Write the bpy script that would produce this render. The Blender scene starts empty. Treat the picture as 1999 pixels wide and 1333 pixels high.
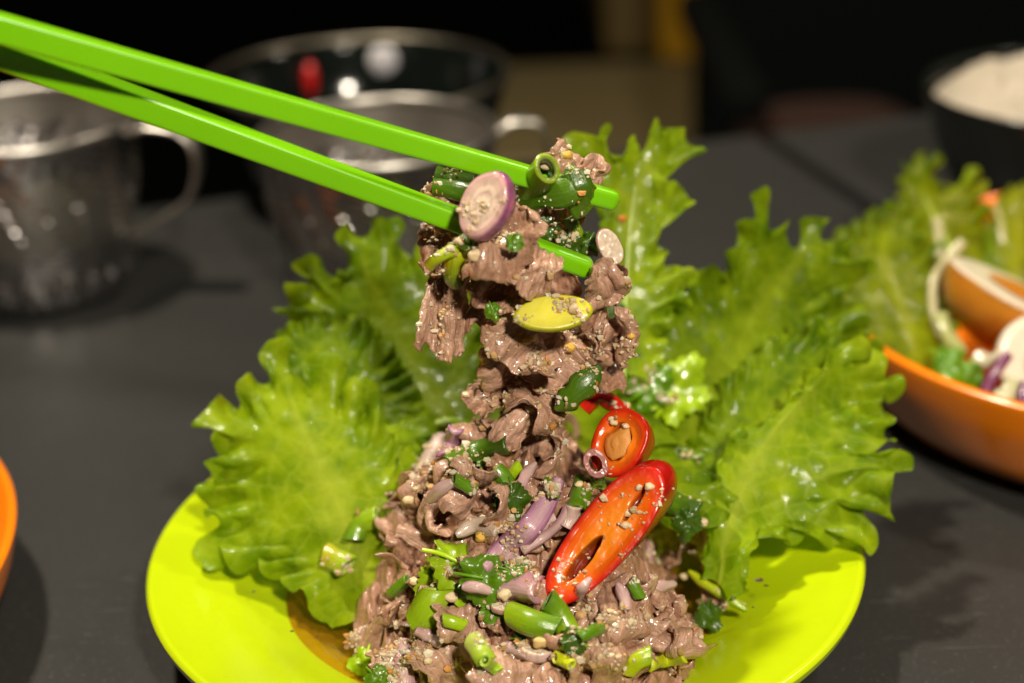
import bpy, math, random
import numpy as np
from mathutils import Vector, Matrix
from mathutils.bvhtree import BVHTree

# ------------------------------------------------------------------ camera, world, lamps, exposure
sc = bpy.context.scene
LENS, W0, H0 = 60.0, 1999, 1333
FPX = W0 * LENS / 36.0
PITCH, ROLL = math.radians(23.8), math.radians(-2.0)
CAM = np.array([0.002, -0.409, 0.273])
FWD = np.array([0, math.cos(PITCH), -math.sin(PITCH)])
_r0 = np.array([1.0, 0, 0]); _u0 = np.cross(_r0, FWD)
RGT = math.cos(ROLL) * _r0 + math.sin(ROLL) * _u0
UPV = -math.sin(ROLL) * _r0 + math.cos(ROLL) * _u0
cd = bpy.data.cameras.new('camera'); cam = bpy.data.objects.new('camera', cd)
sc.collection.objects.link(cam); sc.camera = cam
cam.matrix_world = Matrix(((RGT[0], UPV[0], -FWD[0], CAM[0]), (RGT[1], UPV[1], -FWD[1], CAM[1]), (RGT[2], UPV[2], -FWD[2], CAM[2]), (0, 0, 0, 1)))
cd.lens = LENS; cd.sensor_width = 36.0; cd.clip_start = 0.01; cd.clip_end = 50
cd.dof.use_dof = True; cd.dof.focus_distance = 0.424; cd.dof.aperture_fstop = 6.2

wd = bpy.data.worlds.new('World'); sc.world = wd; wd.use_nodes = True
bg = wd.node_tree.nodes['Background']; bg.inputs[0].default_value = (1.0, 0.86, 0.66, 1); bg.inputs[1].default_value = 0.015

def lamp(name, loc, target, size, power, color, spread=math.pi):
    l = bpy.data.lights.new(name, 'AREA'); l.shape = 'DISK'; l.size = size; l.energy = power; l.color = color; l.spread = spread
    o = bpy.data.objects.new(name, l); sc.collection.objects.link(o)
    o.location = loc; o.rotation_euler = (Vector(target) - Vector(loc)).to_track_quat('-Z', 'Y').to_euler()
    return o
lamp('ceiling_lamp', (-0.40, 0.26, 1.25), (0.0, 0.0, 0.05), 0.09, 20, (1.0, 0.885, 0.70))
lamp('ceiling_lamp', (0.26, -0.84, 0.80), (0.0, 0.0, 0.06), 0.09, 18, (1.0, 0.90, 0.74))
lamp('ceiling_lamp', (0.75, 0.45, 1.10), (0.0, 0.05, 0.05), 0.10, 5, (1.0, 0.88, 0.70))

sc.view_settings.view_transform = 'Standard'; sc.view_settings.look = 'None'
sc.view_settings.exposure = 0.0; sc.view_settings.gamma = 1.0; sc.view_settings.use_curve_mapping = False
sc.cycles.max_bounces = 10; sc.cycles.transparent_max_bounces = 12; sc.cycles.use_denoising = True
sc.cycles.caustics_reflective = False; sc.cycles.caustics_refractive = False; sc.cycles.sample_clamp_indirect = 4.0

# ------------------------------------------------------------------ helpers
def nrm(v): v = np.asarray(v, float); return v / max(np.linalg.norm(v), 1e-12)
def ray(px, py): return nrm(FWD + RGT * (px - W0 / 2) / FPX - UPV * (py - H0 / 2) / FPX)
def at(px, py, Y):
    d = ray(px, py); return CAM + d * ((Y - CAM[1]) / d[1])
def onz(px, py, Z):
    d = ray(px, py); return CAM + d * ((Z - CAM[2]) / d[2])
def depth(p): return float(np.dot(np.asarray(p) - CAM, FWD))
def idir(deg):
    a = math.radians(deg); return RGT * math.cos(a) - UPV * math.sin(a)

def _hash(ix, iy, iz, seed):
    h = (ix * 374761393 + iy * 668265263 + iz * 2147483647 + seed * 1274126177) & 0xFFFFFFFF
    h = ((h ^ (h >> 13)) * 1274126177) & 0xFFFFFFFF
    h = ((h ^ (h >> 16)) * 2246822519) & 0xFFFFFFFF
    return ((h ^ (h >> 15)) & 0xFFFFFF) / float(0xFFFFFF) * 2 - 1
def noise(x, y=0.0, z=0.0, seed=0):
    x, y, z = np.broadcast_arrays(np.asarray(x, float), np.asarray(y, float), np.asarray(z, float))
    ix, iy, iz = np.floor(x).astype(np.int64), np.floor(y).astype(np.int64), np.floor(z).astype(np.int64)
    fx, fy, fz = x - ix, y - iy, z - iz
    fx = fx * fx * fx * (fx * (fx * 6 - 15) + 10); fy = fy * fy * fy * (fy * (fy * 6 - 15) + 10); fz = fz * fz * fz * (fz * (fz * 6 - 15) + 10)
    r = 0
    for dx in (0, 1):
        for dy in (0, 1):
            for dz in (0, 1):
                r = r + _hash(ix + dx, iy + dy, iz + dz, seed) * (fx if dx else 1 - fx) * (fy if dy else 1 - fy) * (fz if dz else 1 - fz)
    return r
def fbm(x, y=0.0, z=0.0, seed=0, o=3):
    return sum(noise(np.asarray(x) * 2 ** k, np.asarray(y) * 2 ** k, np.asarray(z) * 2 ** k, seed + 17 * k) / 2 ** k for k in range(o)) / 1.6
def catmull(P, n, closed=False):
    P = np.asarray(P, float)
    Q = np.vstack([2 * P[0] - P[1], P, 2 * P[-1] - P[-2]])
    seg = np.linalg.norm(np.diff(P, axis=0), axis=1); cum = np.concatenate([[0], np.cumsum(seg)])
    s = np.linspace(0, cum[-1], n); i = np.clip(np.searchsorted(cum, s, side='right') - 1, 0, len(P) - 2)
    t = ((s - cum[i]) / np.maximum(seg[i], 1e-9))[:, None]
    a, b, c, d = Q[i], Q[i + 1], Q[i + 2], Q[i + 3]
    return 0.5 * (2 * b + (c - a) * t + (2 * a - 5 * b + 4 * c - d) * t ** 2 + (3 * b - a - 3 * c + d) * t ** 3), cum / cum[-1]

def gridfaces(nu, nv, off=0, wrap=False, flip=False):
    F = []
    vv = nv if wrap else nv - 1
    i = np.arange(nu - 1)[:, None] * nv; j = np.arange(vv)[None, :]; j2 = (j + 1) % nv
    a = i + j; b = i + j2; c = i + nv + j2; d = i + nv + j
    q = np.stack([a, b, c, d] if not flip else [a, d, c, b], -1).reshape(-1, 4) + off
    return q
def gnorm(P):
    du = np.gradient(P, axis=0); dv = np.gradient(P, axis=1)
    n = np.cross(du, dv); return n / np.maximum(np.linalg.norm(n, axis=-1, keepdims=True), 1e-12)

BVv, BF = [], []
TRI_W = []      # world-space food surfaces (verts, quads) that later pieces rest on
def mk(name, V, F, mat, parent=None, uv=None, col=None, smooth=True, food=False, origin=None):
    V = np.asarray(V, float).reshape(-1, 3)
    if origin is None: origin = np.array([(V[:, 0].min() + V[:, 0].max()) / 2, (V[:, 1].min() + V[:, 1].max()) / 2, V[:, 2].min()])
    origin = np.asarray(origin, float)
    me = bpy.data.meshes.new(name)
    Fl = F.tolist() if isinstance(F, np.ndarray) else [list(map(int, f)) for f in F]
    tri = np.array([(f[0], f[1], f[2]) for f in Fl] + [(f[0], f[2], f[3]) for f in Fl if len(f) == 4]); Vc = V - V.mean(0)
    if np.einsum('ij,ij->i', Vc[tri[:, 0]], np.cross(Vc[tri[:, 1]], Vc[tri[:, 2]])).sum() < 0: Fl = [f[::-1] for f in Fl]
    me.from_pydata((V - origin).tolist(), [], Fl)
    if smooth: me.polygons.foreach_set('use_smooth', [True] * len(me.polygons))
    li = np.empty(len(me.loops), np.int32); me.loops.foreach_get('vertex_index', li)
    if uv is not None:
        l = me.uv_layers.new(name='uv'); l.data.foreach_set('uv', np.asarray(uv, np.float32).reshape(-1, 2)[li].ravel())
    if col is not None:
        c = np.asarray(col, np.float32).reshape(-1, 3); c = np.hstack([c, np.ones((len(c), 1), np.float32)])
        at_ = me.color_attributes.new('tint', 'FLOAT_COLOR', 'POINT'); at_.data.foreach_set('color', c.ravel())
    me.update()
    o = bpy.data.objects.new(name, me); sc.collection.objects.link(o)
    if mat: me.materials.append(mat)
    if parent is not None:
        o.parent = parent; p = parent; w = np.array(p.location)
        while p.parent is not None: p = p.parent; w = w + np.array(p.location)
        o.location = origin - w
    else: o.location = origin
    if food:
        TRI_W.append((V, Fl)); BF.extend([[i + len(BVv) for i in f] for f in Fl]); BVv.extend(V.tolist())
    return o
def empty(name, loc):
    o = bpy.data.objects.new(name, None); sc.collection.objects.link(o); o.location = loc; o.empty_display_size = 0.01; return o
def tag(o, label=None, cat=None, group=None, kind=None):
    if label: o['label'] = label
    if cat: o['category'] = cat
    if group: o['group'] = group
    if kind: o['kind'] = kind
    return o
def lathe(prof, n=96, c=(0, 0, 0), ripple=None):
    prof = np.asarray(prof, float); a = np.linspace(0, 2 * math.pi, n, endpoint=False)
    R = prof[:, 0][:, None] * np.ones(n); Z = prof[:, 1][:, None] * np.ones(n)
    if ripple is not None: R = R + ripple(prof[:, 0][:, None], prof[:, 1][:, None], a[None, :])
    V = np.stack([c[0] + R * np.cos(a), c[1] + R * np.sin(a), c[2] + Z], -1)
    return V.reshape(-1, 3), gridfaces(len(prof), n, wrap=True, flip=True)
def box(lo, hi):
    x0, y0, z0 = lo; x1, y1, z1 = hi
    V = [(x0, y0, z0), (x1, y0, z0), (x1, y1, z0), (x0, y1, z0), (x0, y0, z1), (x1, y0, z1), (x1, y1, z1), (x0, y1, z1)]
    return np.array(V), [(0, 3, 2, 1), (4, 5, 6, 7), (0, 1, 5, 4), (1, 2, 6, 5), (2, 3, 7, 6), (3, 0, 4, 7)]
def roundbox(lo, hi, b=0.003):
    import bmesh
    bm = bmesh.new(); V, F = box(lo, hi); vs = [bm.verts.new(v) for v in V]; [bm.faces.new([vs[i] for i in f]) for f in F]
    bmesh.ops.bevel(bm, geom=list(bm.edges), offset=b, segments=3, affect='EDGES', profile=0.5)
    bm.verts.index_update()
    return np.array([v.co for v in bm.verts]), [[v.index for v in f.verts] for f in bm.faces]
def frames(P):
    T = np.gradient(P, axis=0); T /= np.maximum(np.linalg.norm(T, axis=1, keepdims=True), 1e-12); return T

# ------------------------------------------------------------------ materials
class NT:
    def __init__(s, name):
        s.m = bpy.data.materials.new(name); s.m.use_nodes = True; s.t = s.m.node_tree; s.b = s.t.nodes['Principled BSDF']; s.out = s.t.nodes['Material Output']
    def n(s, typ, **kw):
        x = s.t.nodes.new(typ)
        for k, v in kw.items(): setattr(x, k, v)
        return x
    def l(s, a, b): s.t.links.new(a, b)
    def set(s, **kw):
        for k, v in kw.items():
            k = k.replace('_', ' ')
            s.b.inputs[k].default_value = v if not (isinstance(v, tuple) and len(v) == 3 and s.b.inputs[k].type == 'RGBA') else (*v, 1)
    def coord(s, kind='Object', scale=(1, 1, 1)):
        c = s.n('ShaderNodeTexCoord'); m = s.n('ShaderNodeMapping'); m.inputs['Scale'].default_value = scale
        s.l(c.outputs[kind], m.inputs[0]); return m.outputs[0]
    def noise(s, vec, scale, detail=3, rough=0.55):
        x = s.n('ShaderNodeTexNoise'); x.inputs['Scale'].default_value = scale; x.inputs['Detail'].default_value = detail; x.inputs['Roughness'].default_value = rough
        s.l(vec, x.inputs['Vector']); return x.outputs['Fac']
    def ramp(s, fac, stops, interp='LINEAR'):
        r = s.n('ShaderNodeValToRGB'); e = r.color_ramp.elements; r.color_ramp.interpolation = interp
        while len(e) < len(stops): e.new(0.5)
        for i, (p, c) in enumerate(stops): e[i].position = p; e[i].color = (*c, 1)
        s.l(fac, r.inputs[0]); return r.outputs[0]
    def mix(s, fac, a, b, mode='MIX'):
        x = s.n('ShaderNodeMix', data_type='RGBA', blend_type=mode)
        for sock, v in ((x.inputs['Factor'], fac), (x.inputs[6], a), (x.inputs[7], b)):
            if hasattr(v, 'links') or hasattr(v, 'is_output'): s.l(v, sock)
            elif isinstance(v, tuple): sock.default_value = (*v, 1)
            else: sock.default_value = v
        return x.outputs[2]
    def math(s, op, a, b=None):
        x = s.n('ShaderNodeMath', operation=op)
        for i, v in enumerate((a, b)):
            if v is None: continue
            if isinstance(v, (int, float)): x.inputs[i].default_value = v
            else: s.l(v, x.inputs[i])
        return x.outputs[0]
    def bump(s, h, strength, dist, prev=None):
        b = s.n('ShaderNodeBump'); b.inputs['Strength'].default_value = strength; b.inputs['Distance'].default_value = dist
        s.l(h, b.inputs['Height'])
        if prev is not None: s.l(prev, b.inputs['Normal'])
        return b.outputs[0]
    def col(s, sock): s.l(sock, s.b.inputs['Base Color'])
    def nor(s, sock): s.l(sock, s.b.inputs['Normal'])

def m_plain(name, col, rough=0.5, bumpk=0.0, **kw):
    t = NT(name); t.set(Base_Color=col, Roughness=rough, **kw)
    v = t.coord(); f = t.noise(v, 60, 4)
    t.col(t.mix(f, tuple(c * 0.88 for c in col), tuple(min(1, c * 1.1) for c in col)))
    if bumpk: t.nor(t.bump(t.noise(v, 400, 3), bumpk, 0.001))
    return t.m

def m_table():
    t = NT('dark_laminate'); v = t.coord()
    big = t.noise(v, 7, 5, 0.6); fine = t.noise(v, 900, 3, 0.7)
    c = t.mix(big, (0.0185, 0.0188, 0.0182), (0.030, 0.030, 0.0288))
    spk = t.ramp(fine, [(0.60, (0, 0, 0)), (0.72, (1, 1, 1))])
    c = t.mix(t.math('MULTIPLY', spk, 0.6), c, (0.11, 0.10, 0.085))
    # thin scratches
    sv = t.coord('Object', (1, 14, 1)); scr = t.ramp(t.noise(sv, 60, 2), [(0.70, (0, 0, 0)), (0.73, (1, 1, 1))])
    c = t.mix(t.math('MULTIPLY', scr, 0.22), c, (0.16, 0.15, 0.14))
    t.col(c)
    r = t.n('ShaderNodeMapRange'); r.inputs[3].default_value = 0.36; r.inputs[4].default_value = 0.55; t.l(t.noise(v, 25, 5), r.inputs[0]); t.l(r.outputs[0], t.b.inputs['Roughness'])
    t.set(Specular_IOR_Level=0.34); t.nor(t.bump(t.noise(v, 500, 3), 0.12, 0.0006))
    return t.m
def m_plastic(name, c, rough=0.28, coat=0.35):
    t = NT(name); v = t.coord(); f = t.noise(v, 35, 3)
    t.col(t.mix(f, tuple(x * 0.93 for x in c), tuple(min(1, x * 1.05) for x in c)))
    r = t.n('ShaderNodeMapRange'); r.inputs[3].default_value = rough - 0.05; r.inputs[4].default_value = rough + 0.10; t.l(t.noise(v, 90, 4), r.inputs[0]); t.l(r.outputs[0], t.b.inputs['Roughness'])
    sm = t.ramp(t.noise(t.coord('Object', (1, 1, 1)), 55, 6, 0.7), [(0.52, (0, 0, 0)), (0.70, (1, 1, 1))]); t.l(t.math('MULTIPLY', t.math('SUBTRACT', 1.0, t.math('MULTIPLY', sm, 0.8)), coat), t.b.inputs['Coat Weight'])
    t.set(Coat_Roughness=0.15, Subsurface_Weight=0.06, Subsurface_Radius=(0.004, 0.004, 0.002), Subsurface_Scale=1.0)
    t.nor(t.bump(t.noise(v, 250, 2), 0.04, 0.0005)); return t.m
def m_metal(name, c, rough=0.25, ham=0.0, scale=260):
    t = NT(name); t.set(Base_Color=c, Metallic=1.0); v = t.coord()
    r = t.n('ShaderNodeMapRange'); r.inputs[3].default_value = rough - 0.07; r.inputs[4].default_value = rough + 0.10; t.l(t.noise(v, 50, 5), r.inputs[0]); t.l(r.outputs[0], t.b.inputs['Roughness'])
    if ham:
        vo = t.n('ShaderNodeTexVoronoi', feature='SMOOTH_F1'); vo.inputs['Scale'].default_value = scale; t.l(v, vo.inputs['Vector'])
        t.nor(t.bump(vo.outputs['Distance'], ham, 0.002))
    return t.m
def m_meat(name, lo, hi, pink):
    t = NT(name); uv = t.coord('UV', (1, 1, 1)); ob = t.coord('Object')
    oi = t.n('ShaderNodeObjectInfo')
    big = t.noise(ob, 130, 3, 0.6)
    fib = t.noise(t.coord('UV', (46, 4, 1)), 1.0, 4, 0.65)
    c = t.mix(t.ramp(big, [(0.30, (0, 0, 0)), (0.70, (1, 1, 1))]), lo, hi)
    c = t.mix(t.math('MULTIPLY', oi.outputs['Random'], 0.85), c, pink)
    c = t.mix(t.math('MULTIPLY', t.ramp(fib, [(0.42, (1, 1, 1)), (0.60, (0, 0, 0))]), 0.45), c, tuple(x * 0.55 for x in lo))
    c = t.mix(t.math('MULTIPLY', t.ramp(t.noise(ob, 75, 3, 0.6), [(0.42, (0, 0, 0)), (0.66, (1, 1, 1))]), 0.38), c, (0.215, 0.098, 0.045))
    c = t.mix(t.math('MULTIPLY', t.ramp(t.noise(t.coord('Object', (1, 1, 1.3)), 52, 2), [(0.58, (0, 0, 0)), (0.74, (1, 1, 1))]), 0.55), c, (0.50, 0.24, 0.085))
    fat = t.ramp(t.noise(ob, 220, 4, 0.65), [(0.62, (0, 0, 0)), (0.74, (1, 1, 1))])
    c = t.mix(t.math('MULTIPLY', fat, 0.5), c, (0.50, 0.33, 0.22))
    dk = t.ramp(t.noise(ob, 650, 2, 0.6), [(0.66, (0, 0, 0)), (0.76, (1, 1, 1))])
    c = t.mix(t.math('MULTIPLY', dk, 0.5), c, (0.10, 0.04, 0.02))
    t.col(c)
    t.set(Subsurface_Weight=0.14, Subsurface_Radius=(0.0022, 0.0010, 0.0007), Subsurface_Scale=1.0, Specular_IOR_Level=0.55, Coat_Weight=0.8, Coat_Roughness=0.12, Coat_IOR=1.45)
    r = t.n('ShaderNodeMapRange'); r.inputs[3].default_value = 0.28; r.inputs[4].default_value = 0.60; t.l(t.noise(ob, 300, 3), r.inputs[0]); t.l(r.outputs[0], t.b.inputs['Roughness'])
    b1 = t.bump(fib, 0.55, 0.0010); b2 = t.bump(t.noise(ob, 900, 3, 0.6), 0.35, 0.0005, b1); b3 = t.bump(t.noise(ob, 330, 3), 0.5, 0.0016, b2)
    t.nor(b3); t.l(t.bump(t.noise(ob, 420, 2, 0.5), 0.40, 0.0014), t.b.inputs['Coat Normal']); return t.m
def m_leaf(name, deep, mid, pale, trans=0.45, gloss=0.42, nv=13.0):
    t = NT(name); uvc = t.n('ShaderNodeTexCoord'); sep = t.n('ShaderNodeSeparateXYZ'); t.l(uvc.outputs['UV'], sep.inputs[0])
    ob = t.coord('Object'); A, R = sep.outputs[0], sep.outputs[1]
    n1 = t.noise(ob, 90, 4, 0.6); n2 = t.noise(ob, 300, 4, 0.6)
    wob = t.math('MULTIPLY', t.math('SUBTRACT', n1, 0.5), 1.6)
    ph = t.math('FRACT', t.math('ADD', t.math('MULTIPLY', A, nv), wob)); d = t.math('ABSOLUTE', t.math('SUBTRACT', ph, 0.5))
    vein = t.ramp(d, [(0.0, (1, 1, 1)), (0.10, (0, 0, 0))])
    vf = t.math('MULTIPLY', vein, t.math('SUBTRACT', 1.0, t.math('MULTIPLY', R, 0.75)))
    vo = t.n('ShaderNodeTexVoronoi', feature='DISTANCE_TO_EDGE'); vo.inputs['Scale'].default_value = 150; t.l(ob, vo.inputs['Vector'])
    net = t.ramp(vo.outputs['Distance'], [(0.0, (1, 1, 1)), (0.09, (0, 0, 0))])
    c = t.mix(t.ramp(n1, [(0.38, (0, 0, 0)), (0.66, (1, 1, 1))]), deep, mid)
    c = t.mix(t.math('MULTIPLY', t.ramp(n2, [(0.50, (0, 0, 0)), (0.78, (1, 1, 1))]), 0.25), c, pale)
    c = t.mix(t.ramp(R, [(0.02, (0.5, 0.5, 0.5)), (0.22, (0, 0, 0))]), c, pale)
    c = t.mix(t.math('MULTIPLY', vf, 0.20), c, pale); c = t.mix(t.math('MULTIPLY', net, 0.22), c, pale)
    t.col(c); t.set(Roughness=gloss, Specular_IOR_Level=0.12, Coat_Weight=0.30, Coat_Roughness=0.10, Coat_IOR=1.38)
    h = t.math('ADD', t.math('MULTIPLY', t.ramp(vo.outputs['Distance'], [(0.0, (0, 0, 0)), (0.35, (1, 1, 1))]), 0.6), t.math('MULTIPLY', n2, 0.7))
    b1 = t.bump(h, 0.34, 0.0009); b2 = t.bump(vein, -0.15, 0.001, b1); t.nor(b2); t.l(b2, t.b.inputs['Coat Normal'])
    tr = t.n('ShaderNodeBsdfTranslucent'); t.l(t.mix(0.5, c, (0.42, 0.62, 0.02)), tr.inputs[0]); t.l(b2, tr.inputs['Normal'])
    ms = t.n('ShaderNodeMixShader'); ms.inputs[0].default_value = trans; t.l(t.b.outputs[0], ms.inputs[1]); t.l(tr.outputs[0], ms.inputs[2]); t.l(ms.outputs[0], t.out.inputs[0])
    return t.m
def m_tint(name, rough=0.3, sss=0.15, coat=0.4, bumpk=0.25, bscale=500, rad=(0.003, 0.0015, 0.0008), line=None):
    t = NT(name); a = t.n('ShaderNodeVertexColor', layer_name='tint'); ob = t.coord()
    n = t.noise(ob, 260, 4, 0.6); c = t.mix(t.math('MULTIPLY', n, 0.45), a.outputs[0], t.mix(1.0, a.outputs[0], (0.55, 0.55, 0.5), 'MULTIPLY'))
    if line is not None:
        f = t.noise(t.coord('UV', (line, 1.5, 1)), 1.0, 3, 0.5); c = t.mix(t.math('MULTIPLY', t.ramp(f, [(0.5, (0, 0, 0)), (0.68, (1, 1, 1))]), 0.35), c, t.mix(1.0, c, (0.45, 0.5, 0.4), 'MULTIPLY'))
        lb = t.bump(f, 0.5, 0.0006)
    t.col(c); t.set(Roughness=rough, Subsurface_Weight=sss, Subsurface_Radius=rad, Subsurface_Scale=1.0, Coat_Weight=coat, Coat_Roughness=0.1)
    if bumpk: t.nor(t.bump(t.noise(ob, bscale, 3), bumpk, 0.0006, lb if line is not None else None))
    return t.m
def m_sauce():
    t = NT('amber_sauce'); ob = t.coord()
    gl = t.n('ShaderNodeBsdfGlossy'); gl.inputs['Roughness'].default_value = 0.06; gl.inputs[0].default_value = (1, 1, 1, 1)
    tr = t.n('ShaderNodeBsdfTransparent'); tr.inputs[0].default_value = (1.0, 0.74, 0.10, 1)
    df = t.n('ShaderNodeBsdfDiffuse'); t.l(t.mix(t.noise(ob, 140, 4), (0.55, 0.24, 0.01), (0.72, 0.36, 0.02)), df.inputs[0])
    m1 = t.n('ShaderNodeMixShader'); m1.inputs[0].default_value = 0.18; t.l(tr.outputs[0], m1.inputs[1]); t.l(df.outputs[0], m1.inputs[2])
    fr = t.n('ShaderNodeFresnel'); fr.inputs[0].default_value = 1.36; nb = t.bump(t.noise(ob, 130, 2), 0.25, 0.001); t.l(nb, fr.inputs[1]); t.l(nb, gl.inputs['Normal'])
    m2 = t.n('ShaderNodeMixShader'); t.l(fr.outputs[0], m2.inputs[0]); t.l(m1.outputs[0], m2.inputs[1]); t.l(gl.outputs[0], m2.inputs[2]); t.l(m2.outputs[0], t.out.inputs[0])
    return t.m

M = dict(
    table=m_table(), plate=m_plastic('yellow_green_melamine', (0.44, 0.565, 0.003), 0.20), orange=m_plastic('orange_melamine', (0.80, 0.20, 0.004), 0.22),
    chop=m_plastic('lime_green_plastic', (0.165, 0.47, 0.0015), 0.26, 0.3), steel=m_metal('stainless_steel', (0.50, 0.47, 0.43), 0.34), ham=m_metal('embossed_steel', (0.42, 0.40, 0.40), 0.25, 0.6, 170),
    black=m_plastic('black_glaze', (0.006, 0.008, 0.007), 0.15, 0.2), darkbowl=m_plastic('dark_glossy_glaze', (0.004, 0.006, 0.005), 0.08, 0.0),
    rimsteel=m_metal('thin_rim_steel', (0.20, 0.18, 0.14), 0.35),
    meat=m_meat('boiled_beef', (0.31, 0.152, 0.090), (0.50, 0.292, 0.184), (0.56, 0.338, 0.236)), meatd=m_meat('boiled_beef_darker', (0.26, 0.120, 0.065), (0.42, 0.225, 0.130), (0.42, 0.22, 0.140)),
    leaf=m_leaf('lettuce_bright', (0.140, 0.245, 0.002), (0.310, 0.420, 0.005), (0.47, 0.55, 0.05)), leafd=m_leaf('lettuce_shaded', (0.070, 0.140, 0.001), (0.205, 0.300, 0.003), (0.34, 0.43, 0.015)),  # leafd: darkened lettuce copy, shade of the rear leaves put into its colour
    rib=m_plain('lettuce_rib', (0.34, 0.47, 0.09), 0.3, 0.2, Subsurface_Weight=0.2, Subsurface_Radius=(0.003, 0.004, 0.001), Subsurface_Scale=1.0),
    herb=m_tint('herb_green', 0.32, 0.06, 0.3, 0.35, 420, (0.001, 0.002, 0.0005), line=9), chili=m_tint('red_chili', 0.27, 0.12, 0.15, 0.22, 520, (0.004, 0.001, 0.0005)),
    shallot=m_tint('shallot', 0.24, 0.25, 0.4, 0.2, 350, (0.003, 0.002, 0.002), line=14), grain=m_tint('toasted_rice', 0.55, 0.2, 0.05, 0.3, 2000), egg=m_tint('fried_egg', 0.35, 0.2, 0.2, 0.2, 300),
    scal=m_tint('scallion_cut_face', 0.35, 0.2, 0.2, 0.15, 300, (0.002, 0.003, 0.0005)), sauce=m_sauce(), floor=m_plain('dark_floor', (0.002, 0.003, 0.0025), 0.8, Specular_IOR_Level=0.1), wood=m_plain('tan_bench_top', (0.17, 0.13, 0.055), 0.55), mustard=m_plain('mustard_paint', (0.50, 0.26, 0.006), 0.5), mustardd=m_plain('brownish_mustard', (0.075, 0.045, 0.004), 0.6),
    chairblack=m_plain('dark_chair_fabric', (0.0012, 0.0018, 0.0015), 0.9, Specular_IOR_Level=0.1), brown=m_plain('reddish_brown_cover', (0.030, 0.009, 0.003), 0.8), rice=m_tint('beige_rice', 0.5, 0.2, 0.1, 0.4, 900),
)

# ------------------------------------------------------------------ setting: floor, tables, things beyond the table
V, F = box((-4, -3, -0.78), (4, 6, -0.75)); tag(mk('floor', V, F, M['floor'], smooth=False), kind='structure')
TA = math.radians(15.5); EX = np.array([math.cos(TA), math.sin(TA), 0]); EY = np.array([-math.sin(TA), math.cos(TA), 0])
def trot(V):
    V = np.asarray(V); return V[:, :1] * EX + V[:, 1:2] * EY + V[:, 2:] * np.array([0, 0, 1.0])
seam = onz(1600, 335, 0.0); sx = float(np.dot(seam, EX)); ey = float(np.dot(onz(1600, 246, 0.0), EY))
def table(x0, x1, y0, y1, label):
    e = empty('dining_table', (*(trot(np.array([[(x0 + x1) / 2, (y0 + y1) / 2, 0]]))[0][:2]), -0.75))
    V, F = roundbox((x0, y0, -0.028), (x1, y1, 0.0), 0.002); mk('table_top', trot(V), F, M['table'], e, smooth=False)
    for lx in (x0 + 0.06, x1 - 0.06):
        for ly in (y0 + 0.06, y1 - 0.06):
            V, F = roundbox((lx - 0.02, ly - 0.02, -0.75), (lx + 0.02, ly + 0.02, -0.0285), 0.003); mk('leg', trot(V), F, M['black'], e, smooth=False)
    return tag(e, label, 'table', 'tables pushed together')
table(-0.75, sx - 0.005, -0.75, ey, 'dark grey laminate table under the yellow-green plate')
table(sx + 0.005, sx + 0.9, -0.75, ey, 'dark grey laminate table beyond the seam, under the black bowl')

e = empty('bench', (0.24, 1.42, -0.75))
V, F = roundbox((-0.10, 1.22, -0.30), (0.36, 1.60, -0.25), 0.006); mk('bench_top', V, F, M['wood'], e, smooth=False)
for lx in (-0.07, 0.33):
    for ly in (1.25, 1.57):
        V, F = roundbox((lx - 0.02, ly - 0.02, -0.75), (lx + 0.02, ly + 0.02, -0.301), 0.003); mk('leg', V, F, M['chairblack'], e, smooth=False)
tag(e, 'dim tan bench top beyond the table edge', 'bench')
a, b_ = at(1185, 140, 1.58), at(1372, 140, 1.58)
e = empty('cabinet', ((a[0] + b_[0]) / 2, 1.75, -0.25))
V, F = roundbox((a[0], 1.62, -0.249), (b_[0], 1.95, 0.5), 0.008); mk('cabinet_body', V, F, M['mustardd'], e, smooth=False)  # body in a darker, browner mustard than the corner post
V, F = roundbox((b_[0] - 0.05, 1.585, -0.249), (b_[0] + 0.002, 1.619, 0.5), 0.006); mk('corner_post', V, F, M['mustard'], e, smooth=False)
tag(e, 'mustard yellow upright panel standing on the tan bench', 'cabinet')

# dark chair with a reddish-brown rounded cover lying on its seat
e = empty('chair', (0.36, 1.05, -0.75))
V, F = roundbox((0.19, 0.80, -0.26), (0.62, 1.16, -0.22), 0.012); mk('seat', V, F, M['chairblack'], e, smooth=False)
V, F = roundbox((0.185, 1.17, -0.24), (0.625, 1.21, 0.34), 0.014); mk('backrest', V, F, M['chairblack'], e, smooth=False)
V, F = roundbox((0.165, 0.82, -0.10), (0.20, 1.165, -0.07), 0.010); mk('armrest', V, F, M['chairblack'], e, smooth=False)
for lx in (0.21, 0.60):
    for ly in (0.83, 1.13):
        V, F = roundbox((lx - 0.015, ly - 0.015, -0.75), (lx + 0.015, ly + 0.015, -0.261), 0.003); mk('leg', V, F, M['chairblack'], e, smooth=False)
tag(e, 'dark chair beyond the far edge of the table', 'chair')
cx = 0.285
th, ph = np.meshgrid(np.linspace(0, math.pi, 24), np.linspace(0, 2 * math.pi, 40, endpoint=False), indexing='ij')
X = np.sin(th) * np.cos(ph); Y = np.sin(th) * np.sin(ph); Z = np.cos(th)
pw = lambda q, k: np.sign(q) * np.abs(q) ** k
P = np.stack([cx + 0.085 * pw(X, 0.7) * (1 + 0.06 * noise(X * 3, Y * 3, Z * 3, 5)), 1.0 + 0.09 * pw(Y, 0.7), -0.182 + 0.038 * pw(Z, 0.8)], -1)
tag(mk('seat_cushion', P.reshape(-1, 3), gridfaces(24, 40, wrap=True), M['brown']), 'reddish-brown rounded cushion lying on the dark chair', 'cushion')

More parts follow.
